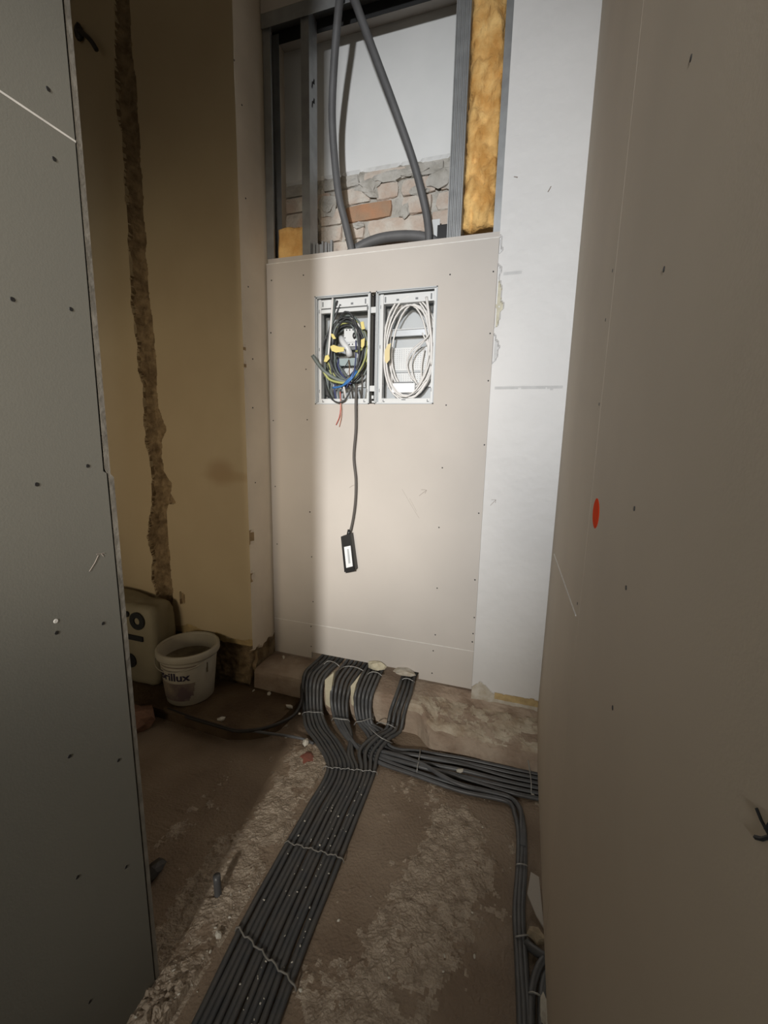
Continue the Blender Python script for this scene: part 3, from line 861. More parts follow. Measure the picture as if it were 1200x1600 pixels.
for m_, lab, grp, n in wire_specs:
    for k in range(n):
        a = rw.uniform(0.066, 0.102)
        b = rw.uniform(0.112, 0.150)
        st = rw.uniform(0, 6.28)
        tag(tube('wire', oval(-0.772 + rw.uniform(-0.006, 0.008), 1.626 + rw.uniform(-0.008, 0.004), a, b, rw.uniform(1.795, 1.832), 0.045, rw.uniform(0.8, 1.5), st), rw.choice((0.0030, 0.0036, 0.0042)), m_, seg=6, step=0.02), lab, 'wire', grp)
def vwire(px, r, m_, lab, cat='wire', grp=None, name='wire'):
    return tag(tube(name, px, r, m_, seg=7), lab, cat, grp)
for k, p in enumerate([[(-0.81,1.8,1.831),(-0.823,1.79,1.777),(-0.851,1.79,1.674),(-0.874,1.8,1.569),(-0.873,1.81,1.488),(-0.859,1.82,1.427)], [(-0.822,1.8,1.837),(-0.824,1.785,1.75),(-0.851,1.785,1.633),(-0.868,1.8,1.555),(-0.857,1.81,1.471),(-0.849,1.82,1.421)], [(-0.795,1.8,1.814),(-0.814,1.79,1.766),(-0.842,1.79,1.7),(-0.86,1.79,1.626),(-0.876,1.81,1.529),(-0.868,1.82,1.433)]]):
    vwire(p, 0.0042, ('wire_black', 'wire_grey_green', 'wire_black')[k], 'dark cable running down the left side of the coil', grp='dark cables at the coil left side')
vwire([(-0.827,1.79,1.839),(-0.826,1.782,1.796),(-0.831,1.78,1.723),(-0.837,1.78,1.658),(-0.844,1.782,1.603)], 0.0045, 'white_wire', 'white cable hanging down the left side of the left cabinet')
vwire([(-0.902,1.745,1.601),(-0.889,1.755,1.578),(-0.869,1.77,1.548),(-0.845,1.785,1.525),(-0.81,1.79,1.506),(-0.767,1.795,1.495),(-0.721,1.8,1.516),(-0.695,1.81,1.56)], 0.0085, 'wire_grey_green', 'thick dark cable end sticking out of the left cabinet to the left', 'cable')
vwire([(-0.871,1.775,1.546),(-0.841,1.782,1.505),(-0.805,1.785,1.492),(-0.769,1.787,1.488),(-0.74,1.79,1.499)], 0.0055, 'wire_yellow_green', 'thick yellow-green wire across the bottom of the coil')
vwire([(-0.774,1.785,1.478),(-0.75,1.778,1.495),(-0.732,1.776,1.508),(-0.723,1.782,1.527),(-0.721,1.8,1.554)], 0.0050, 'wire_blue', 'bright blue wire gathered at the coil bottom', grp='bright blue wires')
vwire([(-0.828,1.795,1.469),(-0.787,1.785,1.472),(-0.75,1.776,1.487),(-0.731,1.774,1.502),(-0.711,1.79,1.536)], 0.0045, 'wire_blue', 'bright blue wire gathered at the coil bottom', grp='bright blue wires')
vwire([(-0.759,1.785,1.466),(-0.743,1.775,1.487),(-0.725,1.775,1.513),(-0.722,1.8,1.591),(-0.73,1.82,1.669)], 0.0030, 'wire_navy', 'dark blue wire rising from the blue knot to the breaker')
for k, p in enumerate([[(-0.745,1.78,1.487),(-0.806,1.8,1.534),(-0.831,1.82,1.585),(-0.83,1.84,1.613)], [(-0.736,1.78,1.482),(-0.787,1.8,1.526),(-0.815,1.82,1.57),(-0.818,1.84,1.601)], [(-0.73,1.78,1.492),(-0.769,1.8,1.525),(-0.809,1.82,1.565),(-0.833,1.84,1.602)]]):
    vwire(p, 0.0042, ('wire_grey_green', 'wire_navy', 'wire_grey_green')[k], 'cable slanting from the rail to the blue knot', grp='slanting cables in left cabinet')
vwire([(-0.747,1.79,1.51),(-0.751,1.8,1.552),(-0.765,1.825,1.591)], 0.0022, 'wire_brown', 'thin brown wire standing in front of the white insert')
vwire([(-0.781,1.8,1.545),(-0.771,1.81,1.567),(-0.765,1.825,1.589)], 0.0018, 'wire_black', 'thin black wire crossing the white insert')
for k, p in enumerate([[(-0.834,1.8,1.491),(-0.844,1.81,1.459),(-0.84,1.82,1.416)], [(-0.816,1.795,1.485),(-0.821,1.8,1.453),(-0.821,1.82,1.413)], [(-0.795,1.79,1.478),(-0.802,1.8,1.452),(-0.805,1.82,1.418)], [(-0.774,1.79,1.475),(-0.772,1.8,1.449),(-0.774,1.82,1.418)], [(-0.744,1.785,1.477),(-0.738,1.8,1.452),(-0.74,1.82,1.418)], [(-0.691,1.8,1.524),(-0.692,1.805,1.47),(-0.703,1.82,1.418)], [(-0.726,1.785,1.482),(-0.717,1.8,1.451),(-0.718,1.82,1.418)]]):
    vwire(p, 0.0046, ('wire_grey_green', 'wire_navy', 'wire_grey_green', 'white_wire', 'cable_dark', 'cable_dark', 'wire_grey_green')[k], ('grey-green cable leaving the coil at the cabinet bottom', 'navy cable leaving the coil at the cabinet bottom', 'grey-green cable leaving the coil at the cabinet bottom', 'white cable leaving the coil at the cabinet bottom', 'dark brown cable leaving the coil at the cabinet bottom', 'dark brown cable leaving the coil at the cabinet bottom', 'grey-green cable leaving the coil at the cabinet bottom')[k], grp='cables leaving the cabinet bottom')
vwire([(-0.874,1.8,1.514),(-0.848,1.785,1.451),(-0.823,1.778,1.417),(-0.795,1.777,1.403),(-0.766,1.78,1.412),(-0.749,1.79,1.442),(-0.734,1.79,1.477)], 0.0036, 'wire_black', 'black wire drooping below the bottom rim of the left cabinet')
vwire([(-0.789,1.79,1.451),(-0.785,1.782,1.415),(-0.786,1.785,1.374),(-0.794,1.79,1.341),(-0.812,1.795,1.307)], 0.0017, 'wire_red', 'thin red wire hanging below the left cabinet')
vwire([(-0.792,1.79,1.451),(-0.785,1.782,1.415),(-0.783,1.785,1.374),(-0.785,1.79,1.341),(-0.796,1.795,1.299)], 0.0017, 'wire_pink', 'thin pale pink wire hanging beside the red one')
vwire([(-0.722,1.8,1.62),(-0.702,1.795,1.621),(-0.687,1.8,1.634)], 0.0050, 'wire_yellow_green', 'short green wire end right of the white sleeve')
def wtag(pts_poly, y, m_, lab, grp=None, th=0.003):
    return tag(prism('cable_tag', pts_poly, 'y', y, y + th, m_), lab, 'tag', grp)
wtag([(-0.83,1.64),(-0.815,1.645),(-0.788,1.636),(-0.764,1.632),(-0.767,1.616),(-0.803,1.613),(-0.824,1.621)], 1.772, 'tag_yellow', 'wide yellow paper tag in front of the left cabinet coil')
wtag([(-0.855,1.602),(-0.84,1.606),(-0.834,1.59),(-0.849,1.575),(-0.862,1.578)], 1.774, 'tag_yellow', 'small yellow tag low on the white hanging cable')
wtag([(-0.829,1.693),(-0.817,1.69),(-0.805,1.671),(-0.817,1.669),(-0.826,1.68)], 1.776, 'tag_yellow', 'small yellow tag left of the breaker')
wtag([(-0.695,1.733),(-0.681,1.735),(-0.674,1.704),(-0.689,1.703)], 1.780, 'tag_yellow', 'yellow tag right of the breaker at coil top')
wtag([(-0.691,1.662),(-0.674,1.668),(-0.676,1.638),(-0.685,1.628),(-0.691,1.633)], 1.780, 'tag_yellow', 'yellow tag lower at the right side of the coil')

# -- right cabinet fittings
boxes('mounting_rail', [((-0.598, 1.838, 1.681), (-0.392, 1.850, 1.706))], 'grey_rail', c2, 0.001)
boxes('mounting_rail_lip', [((-0.598, 1.832, 1.706), (-0.392, 1.850, 1.709))], 'white_plastic', c2)
def perforated(z0, z1):
    p = boxes('perforated_panel', [((-0.596, 1.866, z0), (-0.388, 1.870, z1))], 'white_plastic', c2)
    bm = bmesh.new()
    nxx = 19
    nzz = int((z1 - z0) / 0.0085) - 1
    for i in range(nxx):
        for j in range(nzz):
            x = -0.596 + 0.208 * (i + 1) / (nxx + 1)
            z = z0 + 0.007 + (z1 - z0 - 0.012) * (j + 0.5) / nzz
            bm_box(bm, (x - 0.0012, 1.8656, z - 0.0012), (x + 0.0012, 1.8662, z + 0.0012))
    me = bpy.data.meshes.new('hole_grid')
    bm.to_mesh(me)
    bm.free()
    o = link('hole_grid', me, 'print_grey', p)
    o['kind'] = 'stuff'
perforated(1.545, 1.640)
perforated(1.475, 1.535)
boxes('panel_ridge', [((-0.600, 1.858, 1.536), (-0.384, 1.870, 1.543))], 'light_grey_plastic', c2)
jb = thing('junction_box', 'small white junction box at the bottom of the right cabinet', 'box', (-0.505, 1.84, 1.43))
boxes('body', [((-0.560, 1.812, 1.446), (-0.458, 1.862, 1.486))], 'label_white', jb, 0.003)
boxes('cover_edge', [((-0.552, 1.828, 1.438), (-0.462, 1.862, 1.446))], 'print_grey', jb)
boxes('lid', [((-0.552, 1.820, 1.486), (-0.472, 1.862, 1.492))], 'print_grey', jb)
for k in range(8):
    a = (0.112, 0.108, 0.104, 0.100, 0.110, 0.094, 0.088, 0.082)[k]
    b = (0.212, 0.206, 0.196, 0.203, 0.190, 0.184, 0.176, 0.168)[k]
    tag(tube('white_cable', oval(-0.490 + rw.uniform(-0.005, 0.007), 1.624 + rw.uniform(-0.010, 0.010), a, b, rw.uniform(1.800, 1.835), 0.035, rw.uniform(0.75, 1.2), rw.uniform(0, 6.28)), 0.0037, 'white_wire', seg=7, step=0.02), 'white cable coiled in the right cabinet', 'cable', 'white coiled cables')
for k, p in enumerate([[(-0.449,1.82,1.482),(-0.487,1.83,1.523),(-0.5,1.83,1.573),(-0.482,1.82,1.612),(-0.444,1.81,1.642),(-0.408,1.8,1.665),(-0.394,1.8,1.704)], [(-0.455,1.82,1.49),(-0.473,1.83,1.523),(-0.48,1.83,1.575),(-0.465,1.82,1.611),(-0.431,1.81,1.643),(-0.398,1.8,1.68)], [(-0.433,1.81,1.684),(-0.411,1.82,1.635),(-0.395,1.82,1.571),(-0.396,1.82,1.52),(-0.422,1.82,1.489),(-0.446,1.82,1.482)], [(-0.571,1.83,1.708),(-0.581,1.84,1.646),(-0.574,1.84,1.566),(-0.563,1.83,1.485)], [(-0.429,1.84,1.627),(-0.438,1.84,1.562),(-0.437,1.84,1.484)]]):
    vwire(p, 0.0032, 'white_wire', ('outer of two thin white cables arching up from the junction box', 'inner of two thin white cables arching up from the junction box', 'thin white cable bowing right behind the coil to the junction box', 'thin white cable straight down the left side of the perforated panels', 'thin white cable straight down the right side of the perforated panels')[k], 'cable', 'thin white cables in front of perforated panels', 'white_cable')
vwire([(-0.419,1.8,1.817),(-0.408,1.79,1.77),(-0.4,1.79,1.714),(-0.39,1.79,1.652),(-0.388,1.8,1.554)], 0.0055, 'white_wire', 'thicker white cable down the right side of the right cabinet', 'cable', None, 'white_cable')
wtag([(-0.572,1.639),(-0.558,1.643),(-0.563,1.613),(-0.562,1.577),(-0.575,1.562),(-0.584,1.573),(-0.585,1.614)], 1.782, 'tag_cream', 'pale yellow paper tag on the white cable coil')

# -- adapter hanging on its cable in front of the board
ad = thing('power_adapter', 'black adapter with a white sticker hanging on a dark cable', 'adapter', (-0.742, 1.79, 0.63))
tube('cable', [(-0.713,1.79,1.483),(-0.713,1.785,1.401),(-0.713,1.788,1.291),(-0.722,1.79,1.164),(-0.711,1.79,1.064),(-0.713,1.79,0.962),(-0.725,1.79,0.872),(-0.739,1.786,0.808)], 0.0062, 'cable_dark', ad, seg=10)
prism('body', [(-0.774,0.801),(-0.725,0.82),(-0.699,0.653),(-0.755,0.633)], 'y', 1.768, 1.7975, 'black_plastic', ad)
prism('mounting_tab', [(-0.747,0.655),(-0.708,0.669),(-0.702,0.645),(-0.746,0.631)], 'y', 1.762, 1.768, 'black_plastic', ad)
prism('sticker', [(-0.757,0.754),(-0.725,0.764),(-0.713,0.667),(-0.745,0.654)], 'y', 1.7668, 1.768, 'label_white', ad)
prism('sticker_print', [(-0.742,0.746),(-0.733,0.748),(-0.724,0.681),(-0.734,0.677)], 'y', 1.7662, 1.7668, 'light_grey_plastic', ad)
tube('cable_grip', [(-0.738,1.785,0.833),(-0.744,1.784,0.802)], 0.009, 'black_plastic', ad, seg=10)

# ================================================================== CONDUITS ON THE FLOOR
R = 0.0078
SLOT = [-0.6225 + 0.0156 * i for i in range(12)]
def bundle_tail(i):
    """the straight run of slot i across the floor towards and past the camera"""
    x = SLOT[i]
    w = [0.0022 * math.sin(i * 2.1 + k * 1.7) for k in range(6)]
    h = [0.0085 + 0.0016 * math.sin(i * 3.3 + k) for k in range(6)]
    return [(x + 0.000, 1.315 + 0.0035 * i, h[0]), (x + 0.012 + w[1], 1.12, h[1]), (x + 0.017 + w[2], 0.95, h[2]), (x + 0.025 + w[3], 0.76, h[3]), (x + 0.042 + w[4], 0.56, h[4]), (x + 0.07, 0.2, 0.009), (x + 0.10, -1.2, 0.009)]
def lerp3(a, b, t):
    return tuple(a[k] + (b[k] - a[k]) * t for k in range(3))
def strand(lt, rt, n, bulge=0.0):
    """n paths interpolated between the left-most and right-most path"""
    out = []
    for i in range(n):
        t = i / (n - 1)
        out.append([lerp3(a, b, t) for a, b in zip(lt, rt)])
    return out
ORD = ('leftmost', 'second', 'third', 'fourth', 'fifth', 'sixth')
STY = (1.86, 1.80, 1.66, 1.612, 1.604, 1.57)
STZ = (0.151, 0.151, 0.152, 0.140, 0.090, 0.035)
def stations(xs):
    return [(x, y, z) for x, y, z in zip([xs[0]] + list(xs), STY, STZ)]
g1 = strand(stations((-0.902, -0.906, -0.890, -0.886, -0.865)) + [(-0.814,1.494,0.013),(-0.719,1.416,0.009)],
            stations((-0.796, -0.802, -0.795, -0.795, -0.775)) + [(-0.718,1.511,0.013),(-0.63,1.44,0.009)], 6)
for i, p in enumerate(g1):
    p = [(x, y, z + 0.003 * math.sin(i * 2.4 + k)) for k, (x, y, z) in enumerate(p)]
    tag(tube('floor_conduit', p + bundle_tail(i), R, 'conduit_grey', seg=9, step=0.02), ORD[i] + ' conduit from the left in the six-conduit leftmost strand over the ledge', 'conduit', 'leftmost conduit strand')
g2 = strand(stations((-0.765, -0.757, -0.744, -0.744, -0.715)), stations((-0.671, -0.668, -0.663, -0.669, -0.651)), 5)
# right-hand branch lanes, from the foot of the ledge to the right wall
def lane(j):
    t = j / 6.0
    y1, y2, y3 = 1.492 - 0.105 * t, 1.512 - 0.135 * t, 1.520 - 0.145 * t
    z = 0.0085 + (0.012 if j in (1, 4) else 0)
    return [(-0.31 + 0.02 * t, y1, z), (-0.14 + 0.015 * t, y2 + 0.01 * math.sin(j * 2), 0.0085 + (0.010 if j == 2 else 0)), (0.046, y3, 0.0085)]
def lane_tail(j):
    if j < 5:
        return [(0.14, 1.525 - 0.024 * j, 0.0085), (0.30, 1.53 - 0.024 * j, 0.0085)]
    k = j - 5
    x = 0.068 + 0.018 * (1 - k)
    return [(x - 0.008, 1.335 + 0.02 * (1 - k), 0.0085), (x + 0.004, 1.28, 0.0085), (x + 0.006, 1.15, 0.0085), (x, 1.02, 0.0085), (x + 0.008, 0.90, 0.0085), (x + 0.015, 0.78, 0.0085), (x + 0.02, 0.3, 0.0085), (x + 0.02, -1.2, 0.0085)]
for i, p in enumerate(g2):
    if i in (3, 4):
        s = i - 3
        q = p + [(-0.612,1.514,0.016)] + [(-0.575 + 0.017 * s, 1.40, 0.0085)] + bundle_tail(6 + s)
        lab = ('fourth' if s == 0 else 'rightmost') + ' conduit of the second strand, joining the floor bundle'
        grp = 'second strand conduits in the bundle'
    else:
        j = 4 + i
        q = p + [(-0.60 + 0.02 * i, 1.475 - 0.012 * i, 0.012), (-0.47, 1.445 - 0.018 * i, 0.0085)] + lane(j) + lane_tail(j)
        lab = ORD[i] + ' conduit of the second strand, turning right under the others'
        grp = 'second strand conduits turning right' if j < 5 else 'conduits along the right wall'
    tag(tube('floor_conduit', q, R, 'conduit_grey' if i in (3, 4) else 'conduit_light', seg=9, step=0.02), lab, 'conduit', grp)
g3 = strand(stations((-0.651, -0.636, -0.630, -0.629, -0.600)) + [(-0.543,1.529,0.02)],
            stations((-0.572, -0.559, -0.557, -0.559, -0.535)) + [(-0.492,1.565,0.026)], 5)
for i, p in enumerate(g3):
    j = 3 - min(i, 3) if i < 4 else 0
    j = [3, 2, 1, 0, 0][i]
    q = p + [lerp3((-0.47, 1.44, 0.0085), (-0.43, 1.50, 0.0085), i / 4.0)]
    ln = lane(j)
    if i == 4:
        ln = [(x, y + 0.022, 0.0085) for x, y, z in ln]
    tl = lane_tail(j)
    if i == 4:
        tl = [(x, y + 0.022, z) for x, y, z in tl]
    tag(tube('floor_conduit', q + ln + tl, R, 'conduit_light', seg=9, step=0.02), ORD[i] + ' conduit from the left in the third strand, turning right to the wall', 'conduit', 'third conduit strand')
g4 = strand(stations((-0.464, -0.452, -0.452, -0.466, -0.471)) + [(-0.508,1.495,0.036),(-0.534,1.416,0.024)],
            stations((-0.411, -0.394, -0.395, -0.406, -0.412)) + [(-0.438,1.52,0.036),(-0.462,1.427,0.024)], 4)
for i, p in enumerate(g4):
    p = [(x, y, z + 0.003 * math.sin(i * 2.0 + k)) for k, (x, y, z) in enumerate(p)]
    tag(tube('floor_conduit', p + bundle_tail(8 + i), R, 'conduit_grey', seg=9, step=0.02), ORD[i] + ' conduit from the left in the rightmost strand slanting into the bundle', 'conduit', 'rightmost conduit strand')
# extra conduit crossing over the branch, turning down along the right wall
tag(tube('floor_conduit', [(-0.478,1.459,0.012),(-0.389,1.448,0.022),(-0.283,1.433,0.024),(-0.202,1.399,0.026),(-0.129,1.385,0.022),(-0.039,1.396,0.014),(0.049,1.396,0.01),(0.076,1.366,0.01),(0.082,1.295,0.01),(0.085,1.203,0.01),(0.082,1.139,0.01),(0.078,1.028,0.01),(0.083,0.908,0.01),(0.092,0.79,0.01)] + [(0.09, 0.3, 0.01), (0.09, -1.2, 0.01)], R, 'conduit_light', seg=9), 'grey conduit crossing over the right-hand branch near the pale chip', 'conduit')
# loose short conduits at the lower right, partly under the wall
tag(tube('floor_conduit', [(0.095,0.948,0.012),(0.11,0.938,0.016),(0.129,0.928,0.02),(0.144,0.924,0.022),(0.172,0.929,0.02)], 0.010, 'conduit_light', seg=10), 'short light grey conduit bend disappearing under the right wall', 'conduit')
tag(tube('floor_conduit', [(0.154,0.939,0.02),(0.133,0.918,0.02),(0.118,0.891,0.014),(0.109,0.859,0.01),(0.105,0.794,0.01),(0.104,0.697,0.01)], 0.009, 'conduit_light', seg=10), 'left of two light grey conduits curving out from under the right wall', 'conduit', 'conduits curving from under right wall')
tag(tube('floor_conduit', [(0.162,0.918,0.016),(0.142,0.899,0.014),(0.132,0.873,0.01),(0.128,0.836,0.01),(0.126,0.78,0.01),(0.122,0.686,0.01)], 0.009, 'conduit_light', seg=10), 'right of two light grey conduits curving out from under the right wall', 'conduit', 'conduits curving from under right wall')

# ---- ties
def tie(pts, label, r=0.0013, m_='tie_wire'):
    return tag(tube('tie_wire', pts, r, m_, seg=6, step=0.006), label, 'tie wire')
def bumpy(a, b, n, z, amp=0.002):
    out = []
    for i in range(n * 2 + 1):
        t = i / (n * 2)
        p = lerp3(a, b, t)
        out.append((p[0], p[1] + 0.003 * math.sin(i * 1.3), z + (amp if i % 2 else -amp)))
    return [(out[0][0] - 0.004, out[0][1], 0.004)] + out + [(out[-1][0] + 0.004, out[-1][1], 0.004)]
tie(bumpy((-0.634, 1.30, 0), (-0.438, 1.345, 0), 12, 0.0195), 'silvery tie wire across the bundle where the strands meet')
tie(bumpy((-0.612, 0.985, 0), (-0.424, 0.995, 0), 12, 0.0200), 'grey tie wire across the middle of the floor bundle', 0.0018, 'tie_dusty')
tie(bumpy((-0.606, 0.74, 0), (-0.408, 0.685, 0), 12, 0.0200), 'dusty tie wire across the floor bundle nearest the camera', 0.0022, 'tie_dusty')
tie([(-0.845,1.517,0.04),(-0.836,1.512,0.058),(-0.817,1.524,0.06),(-0.794,1.528,0.06),(-0.773,1.536,0.06),(-0.761,1.542,0.056),(-0.757,1.553,0.04)], 'thin pale wire around the leftmost strand on the ledge face')
tie([(-0.711,1.535,0.035),(-0.701,1.532,0.052),(-0.68,1.532,0.054),(-0.657,1.536,0.054),(-0.636,1.542,0.052),(-0.632,1.554,0.035)], 'grey tie wire around the second strand', 0.0018)
tie([(-0.611,1.547,0.03),(-0.598,1.542,0.052),(-0.578,1.551,0.054),(-0.558,1.568,0.056),(-0.542,1.583,0.056),(-0.537,1.595,0.04)], 'grey tie wire around the third strand', 0.0018)
tie([(-0.516,1.568,0.045),(-0.493,1.549,0.07),(-0.464,1.547,0.072),(-0.441,1.543,0.072),(-0.425,1.549,0.06)], 'grey tie wire around the rightmost strand', 0.0018)
tie([(-0.536,1.525,0.055),(-0.503,1.496,0.06),(-0.466,1.484,0.052),(-0.44,1.49,0.04),(-0.426,1.507,0.022)], 'white wire end slanting across the rightmost strand', 0.0014)
tie([(-0.852,1.749,0.16),(-0.84,1.766,0.17),(-0.812,1.766,0.172),(-0.783,1.755,0.17),(-0.769,1.754,0.16)], 'pale wire around the leftmost strand at the board slot', 0.0018)
tie([(-0.76,1.726,0.16),(-0.746,1.747,0.168),(-0.716,1.761,0.17),(-0.676,1.761,0.168),(-0.65,1.761,0.16)], 'pale wire around the second strand at the board slot', 0.0018)
tie([(-0.626,1.731,0.155),(-0.608,1.753,0.166),(-0.578,1.758,0.166),(-0.554,1.752,0.158)], 'pale wire around the third strand at the board slot', 0.0018)
tie([(-0.462,1.746,0.155),(-0.446,1.755,0.166),(-0.422,1.756,0.167),(-0.397,1.753,0.158)], 'pale wire around the rightmost strand at the board slot', 0.0018)
tie([(-0.315,1.532,0.006),(-0.305,1.487,0.026),(-0.299,1.436,0.028),(-0.295,1.399,0.026),(-0.296,1.399,0.006)], 'twisted pale wire around the middle of the right-hand branch', 0.0020)
tie([(0.101,1.557,0.05),(0.107,1.55,0.03),(0.112,1.506,0.024),(0.114,1.465,0.022),(0.114,1.442,0.01)], 'twisted pale wire around the branch by the right wall', 0.0018)
tie([(0.067,1.15,0.01),(0.07,1.146,0.02),(0.082,1.149,0.022),(0.093,1.152,0.02),(0.1,1.159,0.01)], 'tie wire on the conduits along the right wall, farther one', 0.0018)
tie([(0.068,0.952,0.01),(0.072,0.95,0.02),(0.084,0.954,0.022),(0.095,0.961,0.02),(0.105,0.969,0.012)], 'tie wire on the conduits along the right wall, nearer one', 0.0020)
tie([(0.1,0.845,0.014),(0.108,0.843,0.024),(0.118,0.842,0.026),(0.127,0.843,0.02)], 'grey tie around the conduits curving from under the right wall', 0.0022)
tag(boxes('tape_band', [((0.078, 1.215, 0.0175), (0.094, 1.275, 0.0195))], 'conduit_light', bevel=0.0006), 'blue-grey tape piece on the conduits by the right wall', 'tape')

# ---- loose cables on the slab
tag(tube('floor_cable', [(-0.885,1.753,0.158),(-0.89,1.663,0.152),(-0.897,1.614,0.12),(-0.874,1.564,0.075),(-0.87,1.505,0.054),(-0.888,1.445,0.053),(-0.929,1.387,0.053),(-0.979,1.346,0.054),(-1.039,1.322,0.053),(-1.134,1.322,0.053),(-1.269,1.326,0.053),(-1.412,1.34,0.053)], 0.0075, 'cable_black'), 'black cable curving over the dark slab from the ledge to the bucket', 'cable')
tag(tube('floor_cable', [(-0.98,1.347,0.05),(-0.913,1.361,0.046),(-0.842,1.392,0.03),(-0.773,1.417,0.012),(-0.735,1.412,0.008)], 0.0055, 'conduit_light'), 'thin grey cable lying along the slab edge', 'cable')

# ---- pale foam wedges between the strands
def wedge(poly, y, label, m_='foam_pale', th=0.02):
    return tag(prism('foam_wedge', poly, 'y', y, y + th, m_), label, 'foam')
wedge([(-0.776,0.176),(-0.732,0.222),(-0.741,0.158),(-0.75,0.087),(-0.747,0.043),(-0.773,0.056)], 1.603, 'pale foam wedge between the first and second strand')
wedge([(-0.649,0.175),(-0.602,0.245),(-0.625,0.186),(-0.637,0.122),(-0.63,0.08),(-0.645,0.089)], 1.598, 'pale foam wedge between the second and third strand')
tag(tube('white_strap', [(-0.564,1.728,0.15),(-0.567,1.693,0.125),(-0.569,1.666,0.09),(-0.558,1.635,0.055),(-0.544,1.606,0.04)], 0.0035, 'white_plastic', seg=6), 'narrow white strap beside the third strand', 'strap')

# ================================================================== LEFT CORNER
# bucket
BKC = (-1.408, 1.475, 0.046)
bu = thing('paint_bucket', 'dirty white plastic paint bucket standing on the dark slab', 'bucket', BKC)
def revolve(name, prof, m_, parent, c, seg=40, smooth=True):
    vs, fs = [], []
    for r, z in prof:
        for k in range(seg):
            w = 2 * math.pi * k / seg
            vs.append((c[0] + r * math.cos(w), c[1] + r * math.sin(w), c[2] + z))
    for j in range(len(prof) - 1):
        for k in range(seg):
            k2 = (k + 1) % seg
            fs.append((j * seg + k, j * seg + k2, (j + 1) * seg + k2, (j + 1) * seg + k))
    return raw(name, vs, fs, m_, parent, smooth)
RB, RT, HB = 0.102, 0.127, 0.250
revolve('shell', [(0.0005, 0.0), (RB - 0.006, 0.0), (RB, 0.006), (RT, HB), (RT - 0.004, HB), (RB - 0.004, 0.008), (0.0005, 0.008)], 'bucket_plastic', bu, BKC)
revolve('rim', [(RT - 0.003, HB - 0.030), (RT + 0.008, HB - 0.030), (RT + 0.010, HB - 0.024), (RT + 0.009, HB - 0.002), (RT + 0.005, HB + 0.003), (RT - 0.002, HB + 0.003), (RT - 0.005, HB - 0.004), (RT - 0.003, HB - 0.030)], 'bucket_plastic', bu, BKC)
revolve('dirt_fill', [(0.0005, 0.165), (0.05, 0.168), (0.09, 0.172), (RT - 0.014, 0.185)], 'bucket_dirt', bu, BKC)
tube('handle', [(BKC[0] + (RT + 0.012) * math.cos(w), BKC[1] + (RT + 0.012) * math.sin(w), BKC[2] + HB - 0.035 - 0.03 * math.sin((w + 2.9) / 2.6 * math.pi)) for w in [-2.9 + 2.6 * i / 14 for i in range(15)]], 0.0022, 'bucket_plastic', bu, seg=6)
def on_bucket(u, v, off=0.0012):
    """u metres along the shell measured from the side facing the camera, v height"""
    r = RB + (RT - RB) * v / HB + off
    w = math.radians(-52) + u / r
    return (BKC[0] + r * math.cos(w), BKC[1] + r * math.sin(w), BKC[2] + v)
def bucket_patch(name, poly, m_, off=0.0008, nu=14, nv=8):
    us = [p[0] for p in poly]
    vs_ = [p[1] for p in poly]
    V, Fc = [], []
    for j in range(nv):
        for i in range(nu):
            u0 = min(us) + (max(us) - min(us)) * i / nu
            u1 = min(us) + (max(us) - min(us)) * (i + 1) / nu
            v0 = min(vs_) + (max(vs_) - min(vs_)) * j / nv
            v1 = min(vs_) + (max(vs_) - min(vs_)) * (j + 1) / nv
            if inside(poly, (u0 + u1) / 2, (v0 + v1) / 2):
                k = len(V)
                V += [on_bucket(u0, v0, off), on_bucket(u1, v0, off), on_bucket(u1, v1, off), on_bucket(u0, v1, off)]
                Fc.append((k, k + 1, k + 2, k + 3))
    return raw(name, V, Fc, m_, bu)
bucket_patch('picture_print', [(-0.15, 0.030), (0.000, 0.030), (0.012, 0.055), (0.020, 0.052), (0.030, 0.118), (-0.15, 0.118)], 'bucket_picture', nu=40, nv=24)
bucket_patch('stripe_print', [(-0.13, 0.196), (0.040, 0.196), (0.040, 0.202), (-0.13, 0.202)], 'bucket_picture', nu=30, nv=2)
bucket_patch('drip_mark', [(0.085, 0.145), (0.094, 0.145), (0.094, 0.195), (0.088, 0.195)], 'bucket_dirt', nu=3, nv=8)
fc = bpy.data.curves.new('lettering', 'FONT')
fc.body = 'Brillux'
fc.size = 0.058
fc.resolution_u = 3
fc.offset = 0.0012
fo = bpy.data.objects.new('lettering_source', fc)
col.objects.link(fo)
dg = bpy.context.evaluated_depsgraph_get()
tm = bpy.data.meshes.new_from_object(fo.evaluated_get(dg))
bpy.data.objects.remove(fo)
bm = bmesh.new()
bm.from_mesh(tm)
bmesh.ops.triangulate(bm, faces=list(bm.faces))
wmax = max(v.co.x for v in bm.verts)
for v in bm.verts:
    v.co = Vector(on_bucket(v.co.x - wmax + 0.012, 0.134 + v.co.y * 0.92, 0.0014))
bm.to_mesh(tm)
bm.free()
link('lettering', tm, 'bucket_print', bu)

